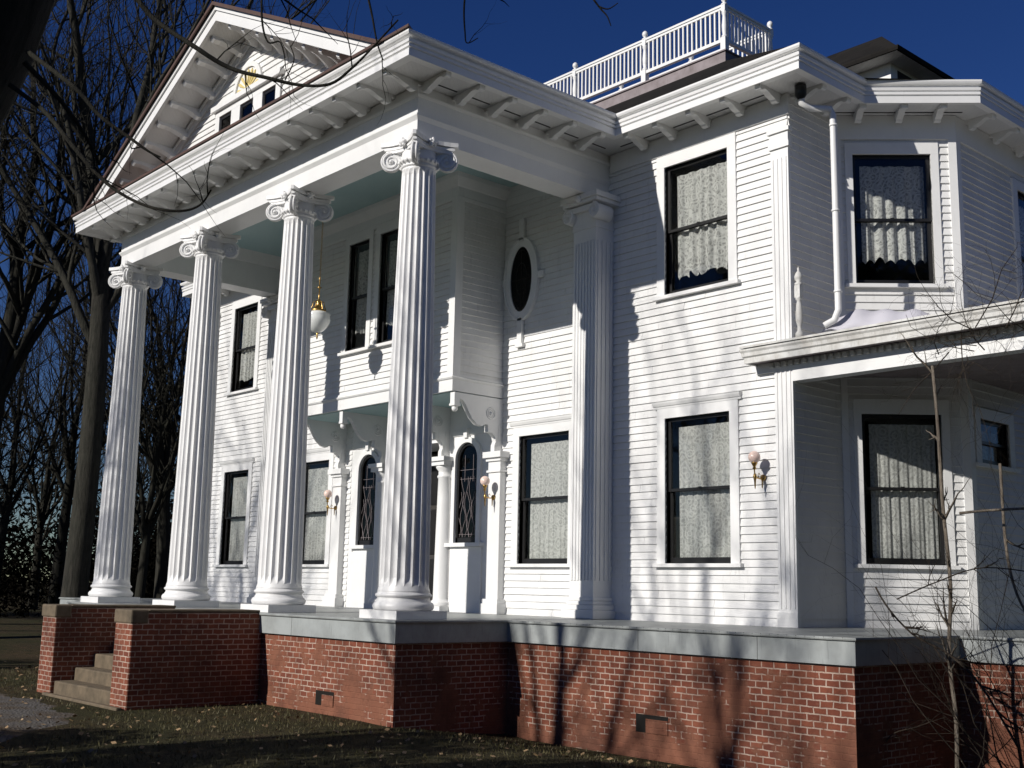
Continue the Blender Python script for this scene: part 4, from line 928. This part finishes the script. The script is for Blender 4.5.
brush('undergrowth', bp_, 'dark brushy undergrowth filling the far woods', 'undergrowth', 'brush', 5, 60000, 4.0, 4.0, .12, None, 'stuff')
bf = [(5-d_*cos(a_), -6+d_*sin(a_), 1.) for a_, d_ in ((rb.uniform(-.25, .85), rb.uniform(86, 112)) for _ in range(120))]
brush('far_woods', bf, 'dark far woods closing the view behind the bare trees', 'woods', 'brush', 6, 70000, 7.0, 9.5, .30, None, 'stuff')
# evergreen shrubs added in the foreground lawn, out of view, to shade its near edge; and trees over the drive
def evergreen(x, y, h, rr, seed, label, n=5200, group='evergreen shrubs added out of view to shade the drive'):
    r = random.Random(seed); t = thing('shade_evergreen', label, 'shrub', (x, y, gz(x, y)), group); m = MB()
    m.tube([(0, 0, -.1), (.05, 0, h*.4), (0, .05, h*.8)], [.09, .07, .03], 8); m.build('trunk', 'shadebark', t)
    m = MB(); blobs = [(r.uniform(-.5, .5)*rr, r.uniform(-.5, .5)*rr, r.uniform(.1, .85)*h, r.uniform(.35, .6)*rr) for _ in range(22)]
    for i in range(n):
        b = blobs[r.randrange(22)]; v = Vector((r.gauss(0, 1), r.gauss(0, 1), r.gauss(0, 1))).normalized(); p = Vector(b[:3])+v*b[3]*r.uniform(.7, 1.05)
        if p.z < 0: p.z = abs(p.z)*.5
        a = rnd_perp(v, r)*(.085 if rr < 2 else .17); c = a.cross(v)*(.5 if rr < 2 else .75); m.add([p-a, p+c, p+a, p-c], [(0, 1, 2, 3)])
    m.build('crown', 'leaf', t); return t
hs = [(-44, -9, 4.0), (-41, -9, 4.4), (-38, -9.2, 3.8), (-35, -9, 4.2), (-32, -9.1, 4.0), (-29, -9.2, 3.6), (-26.5, -9, 3.4), (-23.5, -9.2, 2.9), (-21, -9.3, 2.4), (-18.8, -9.1, 2.0), (-16.5, -9.4, 1.7), (-14.3, -9.2, 1.4), (-12, -9.3, 1.3), (-9.8, -9.3, 1.3), (-7.6, -9.5, 1.3), (-5.4, -9.2, 1.3), (-3.2, -9.1, 1.7), (-1.2, -9.2, 2.5), (.9, -9.3, 5.0), (3.0, -9.4, 5.4), (5.0, -9.6, 4.9), (6.6, -9.8, 4.6)]
for i, (x, y, h) in enumerate(hs): evergreen(x, y, h, 1.5, 200+i, 'evergreen shrub beside the drive, behind the viewer\'s left')

for i, (x, y, h, rr_) in enumerate(((10.9, 4.6, 4.5, 2.05), (10.8, 7.6, 4.6, 2.05), (12.5, 1.5, 9, 2.6), (14.5, 5.5, 11, 3.0), (11.8, 8.8, 9.5, 2.6), (13.5, 12.5, 12, 3.2), (17.5, -1.5, 12, 3.2), (18.5, 3.5, 13, 3.4), (16.8, 9.5, 13, 3.2), (19.5, -6.5, 11, 3.2))):  # unseen evergreens added to cut sky light on the shaded right side
    evergreen(x, y, h, rr_, 400+i, 'tall dark evergreen added out of view to block sky light at the right end of the house', 7500, 'tall evergreens added to block side sky light')
# near dark trunk at the top left corner with branches reaching over
near = thing('bare_tree', 'black near trunk in the top left corner whose thin branches cross the gable', 'tree', (5.4, -9.0, -1.5))
def nb(mb, name, mat): mb.v = [(x-5.4, y+9.0, z+1.5) for x, y, z in mb.v]; return mb.build(name, mat, near)
def ray(px, py, d):
    D = F+R_*((px-512)/fpx)+U_*((384-py)/fpx); return CAM+D*d
m = MB(); m.tube([(5.4, -9.3, -1.7), (5.45, -9.1, -.5), (5.55, -8.7, 1.), (5.75, -8.25, 2.6), (5.98, -7.92, 3.7), (6.15, -7.72, 4.7), (6.4, -7.45, 6.3), (6.5, -7.3, 8)], [.56, .52, .50, .49, .48, .46, .40, .34], 18); nb(m, 'trunk', 'shadebark')
m = MB(); rn = random.Random(12)
def limb(spec, r0, r1, twigs=6):
    pts = [Vector(p) for p in spec]; # subdivide smoothly
    q = []
    for i in range(len(pts)-1):
        p0 = pts[max(i-1, 0)]; p1 = pts[i]; p2 = pts[i+1]; p3 = pts[min(i+2, len(pts)-1)]
        for k in range(5):
            t = k/5; q.append(.5*((2*p1)+(p2-p0)*t+(2*p0-5*p1+4*p2-p3)*t*t+(3*p1-p0-3*p2+p3)*t**3))
    q.append(pts[-1]); n = len(q); m.tube(q, [r0+(r1-r0)*i/(n-1) for i in range(n)], 6)
    for i in range(twigs):
        ix = rn.randrange(n//4, n-1); d = (q[ix+1]-q[ix]).normalized(); branch(m, q[ix], (d+rnd_perp(d, rn)*.9).normalized(), r1*1.1, rn.uniform(.12, .4), 3, rn, 4, 0, .5, .3)
limb([ray(28, 52, 6.8), ray(75, 88, 6.6), ray(100, 116, 6.5), ray(130, 138, 6.5), ray(148, 151, 6.4), ray(160, 157, 6.3)], .016, .005, 3)
limb([ray(24, 62, 6.9), ray(60, 100, 7.0), ray(85, 135, 7.1), ray(100, 165, 7.2)], .016, .008, 2)
limb([ray(10, 85, 6.9), ray(45, 112, 6.8), ray(68, 140, 6.6), ray(95, 172, 6.5), ray(120, 193, 6.4), ray(150, 207, 6.3), ray(180, 211, 6.2), ray(200, 205, 6.2), ray(211, 190, 6.1)], .016, .004, 5)
limb([ray(120, -30, 6.0), ray(150, 15, 6.0), ray(195, 47, 5.9), ray(230, 68, 5.8), ray(268, 78, 5.7), ray(300, 85, 5.7), ray(330, 84, 5.6), ray(352, 68, 5.6), ray(372, 48, 5.6), ray(398, 20, 5.5)], .015, .004, 5)
limb([ray(262, -20, 5.6), ray(262, 20, 5.6), ray(268, 42, 5.6), ray(280, 42, 5.6), ray(285, 58, 5.6)], .006, .003, 2)
limb([ray(285, 80, 5.7), ray(294, 60, 5.7), ray(290, 45, 5.7)], .004, .002, 1)
limb([ray(366, -12, 5.6), ray(372, 15, 5.6), ray(377, 42, 5.6), ray(383, 60, 5.6)], .006, .003, 1)
limb([ray(466, -15, 5.3), ray(464, 10, 5.3), ray(465, 32, 5.3), ray(467, 43, 5.3), ray(478, 38, 5.3)], .005, .002, 1)
limb([ray(585, -12, 5.0), ray(600, 8, 5.0), ray(607, 16, 5.0), ray(611, 26, 5.0)], .005, .002, 0); limb([ray(598, 6, 5.0), ray(608, 9, 5.0), ray(618, 3, 5.0)], .004, .002, 0)
# the overhead limb that carries the hanging twigs
limb([ray(40, -60, 6.8), ray(120, -55, 6.3), ray(262, -42, 5.7), ray(370, -32, 5.6), ray(466, -28, 5.3), ray(585, -28, 5.0), ray(680, -60, 4.9)], .035, .012, 3)
limb([ray(60, -75, 6.8), ray(95, -60, 6.3), ray(120, -32, 6.0)], .02, .015, 0)
nb(m, 'crown', 'shadebark')

# trees behind the viewer whose bare branches throw shade on the front
for i, (x, y, h, rad, sd_, ln) in enumerate(((-.6, -15, 15, .22, 301, (.0, 0)), (2.2, -19.5, 16, .24, 302, (-.03, 0)), (-14.5, -17, 16, .32, 303, (0, 0)), (6.2, -23, 17, .24, 304, (0, 0)))):
    bare_tree(x, y, h, rad, sd_, ['bare tree across the drive opposite the portico corner', 'bare tree across the drive opposite the near windows', 'bare tree across the drive opposite the left wing', 'tall bare tree far across the drive'][i], ln, 4, .4, 'bare trees across the drive', 'bark', .95 if i == 2 else .62, None, 6 if i == 2 else 4)

# ------------------------------------------------------------------ bare vines at the right
vine = thing('bare_vine_shrub', 'leafless tangled vine shrub climbing in front of the side porch', 'shrub', (6.5, 2.9, -1.6))
def vb(mb, name, mat): mb.v = [(x-6.5, y-2.9, z+1.6) for x, y, z in mb.v]; return mb.build(name, mat, vine)
m = MB(); rn = random.Random(21)
limb([(6.55, 2.75, -1.7), (6.56, 2.78, -.9), (6.50, 2.8, -.2), (6.54, 2.82, .6), (6.50, 2.8, 1.5), (6.47, 2.82, 2.4), (6.42, 2.85, 3.12)], .026, .018, 14)
limb([(6.75, 2.7, 1.38), (7.1, 2.7, 1.40), (7.8, 2.7, 1.41)], .016, .014, 0)
limb([(7.05, 3.1, 1.95), (7.15, 2.95, .9), (7.4, 2.8, .3), (7.9, 2.7, -.1)], .018, .014, 1)
vb(m, 'trunk', 'vine')
m = MB(); rn = random.Random(33)
for (bx, by, bz, n_) in ((6.7, 2.8, -1.6, 4), (7.2, 3.0, -1.6, 8), (7.8, 2.6, -1.6, 9)):
    for i in range(n_):
        a = rn.uniform(0, 6.28); d = Vector((cos(a)*.55, sin(a)*.35, rn.uniform(.6, 1.3)))
        branch(m, (bx+rn.uniform(-.2, .2), by+rn.uniform(-.2, .2), bz), d, rn.uniform(.005, .010), rn.uniform(1.4, 2.9), 2, rn, 4, .10, .85, .5)
for i in range(16):       # tangle hanging on the porch eave
    p = Vector((rn.uniform(6.2, 7.6), rn.uniform(3.3, 3.7), rn.uniform(3.3, 3.95))); d = Vector((rn.uniform(-1, .6), rn.uniform(-.6, .1), rn.uniform(-.6, .4)))
    branch(m, p, d, .008, rn.uniform(.6, 1.3), 2, rn, 4, -.05, .9, .6)
limb([(5.55, 2.6, 1.4), (5.6, 2.55, 1.0), (5.85, 2.5, .45), (6.25, 2.45, .05), (6.7, 2.4, -.15), (7.1, 2.3, -.45), (7.5, 2.2, -1.)], .010, .013, 12)
limb([(6.0, 2.6, .42), (6.5, 2.6, .62), (7.0, 2.7, .78), (7.7, 2.8, .7)], .008, .006, 8)
limb([(5.9, 2.2, -1.6), (6.0, 2.3, -1.1), (6.3, 2.4, -.95), (6.7, 2.3, -.8)], .007, .004, 8)
keep = [i for i, f in enumerate(m.f) if min(m.v[j][0] for j in f) > 5.75 or m.v[f[0]][2] < -.9]
m.f = [m.f[i] for i in keep]; m.sm = [m.sm[i] for i in keep]
vb(m, 'branches', 'darkvine')

# ------------------------------------------------------------------ grass blades and fallen leaves near the house
m = MB(); r = random.Random(8)
def inside(x, y): return (XL-.5 < x < .5 and y > -.4) or (-6.6 < x < -3.0 and y > -2.7) or (.3 < x < 6.2 and y > 1.55)
for i in range(26000):
    x = r.uniform(-12, 7); y = r.uniform(-6.5, 1.6)
    if inside(x, y) or (y < -2.9-(0 if x < -2.9 else (x+2.9)*.8) and r.random() < .93): continue
    z = gz(x, y); a = r.uniform(0, 6.28); h = r.uniform(.02, .06); w_ = .006; lx_, ly_ = r.uniform(-.03, .03), r.uniform(-.03, .03)
    m.add([(x-w_*cos(a), y-w_*sin(a), z-.005), (x+w_*cos(a), y+w_*sin(a), z-.005), (x+lx_, y+ly_, z+h)], [(0, 1, 2)])
tag(m.build('grass', 'grassblade'), 'short winter grass along the brick foundation', 'grass', None, 'stuff')
m = MB()
for i in range(1500):
    x = r.uniform(-14, 7); y = r.uniform(-8, 1.6)
    if inside(x, y): continue
    z = gz(x, y)+.02; a = r.uniform(0, 6.28); s_ = r.uniform(.02, .045); t_ = r.uniform(-.02, .02)
    m.add([(x-s_*cos(a), y-s_*sin(a), z), (x+.5*s_*sin(a), y-.5*s_*cos(a), z+t_), (x+s_*cos(a), y+s_*sin(a), z+.01), (x-.5*s_*sin(a), y+.5*s_*cos(a), z-t_+.01)], [(0, 1, 2, 3)])
tag(m.build('fallen_leaves', 'dryleaf'), 'brown fallen leaves scattered on the lawn and drive', 'leaves', None, 'stuff')
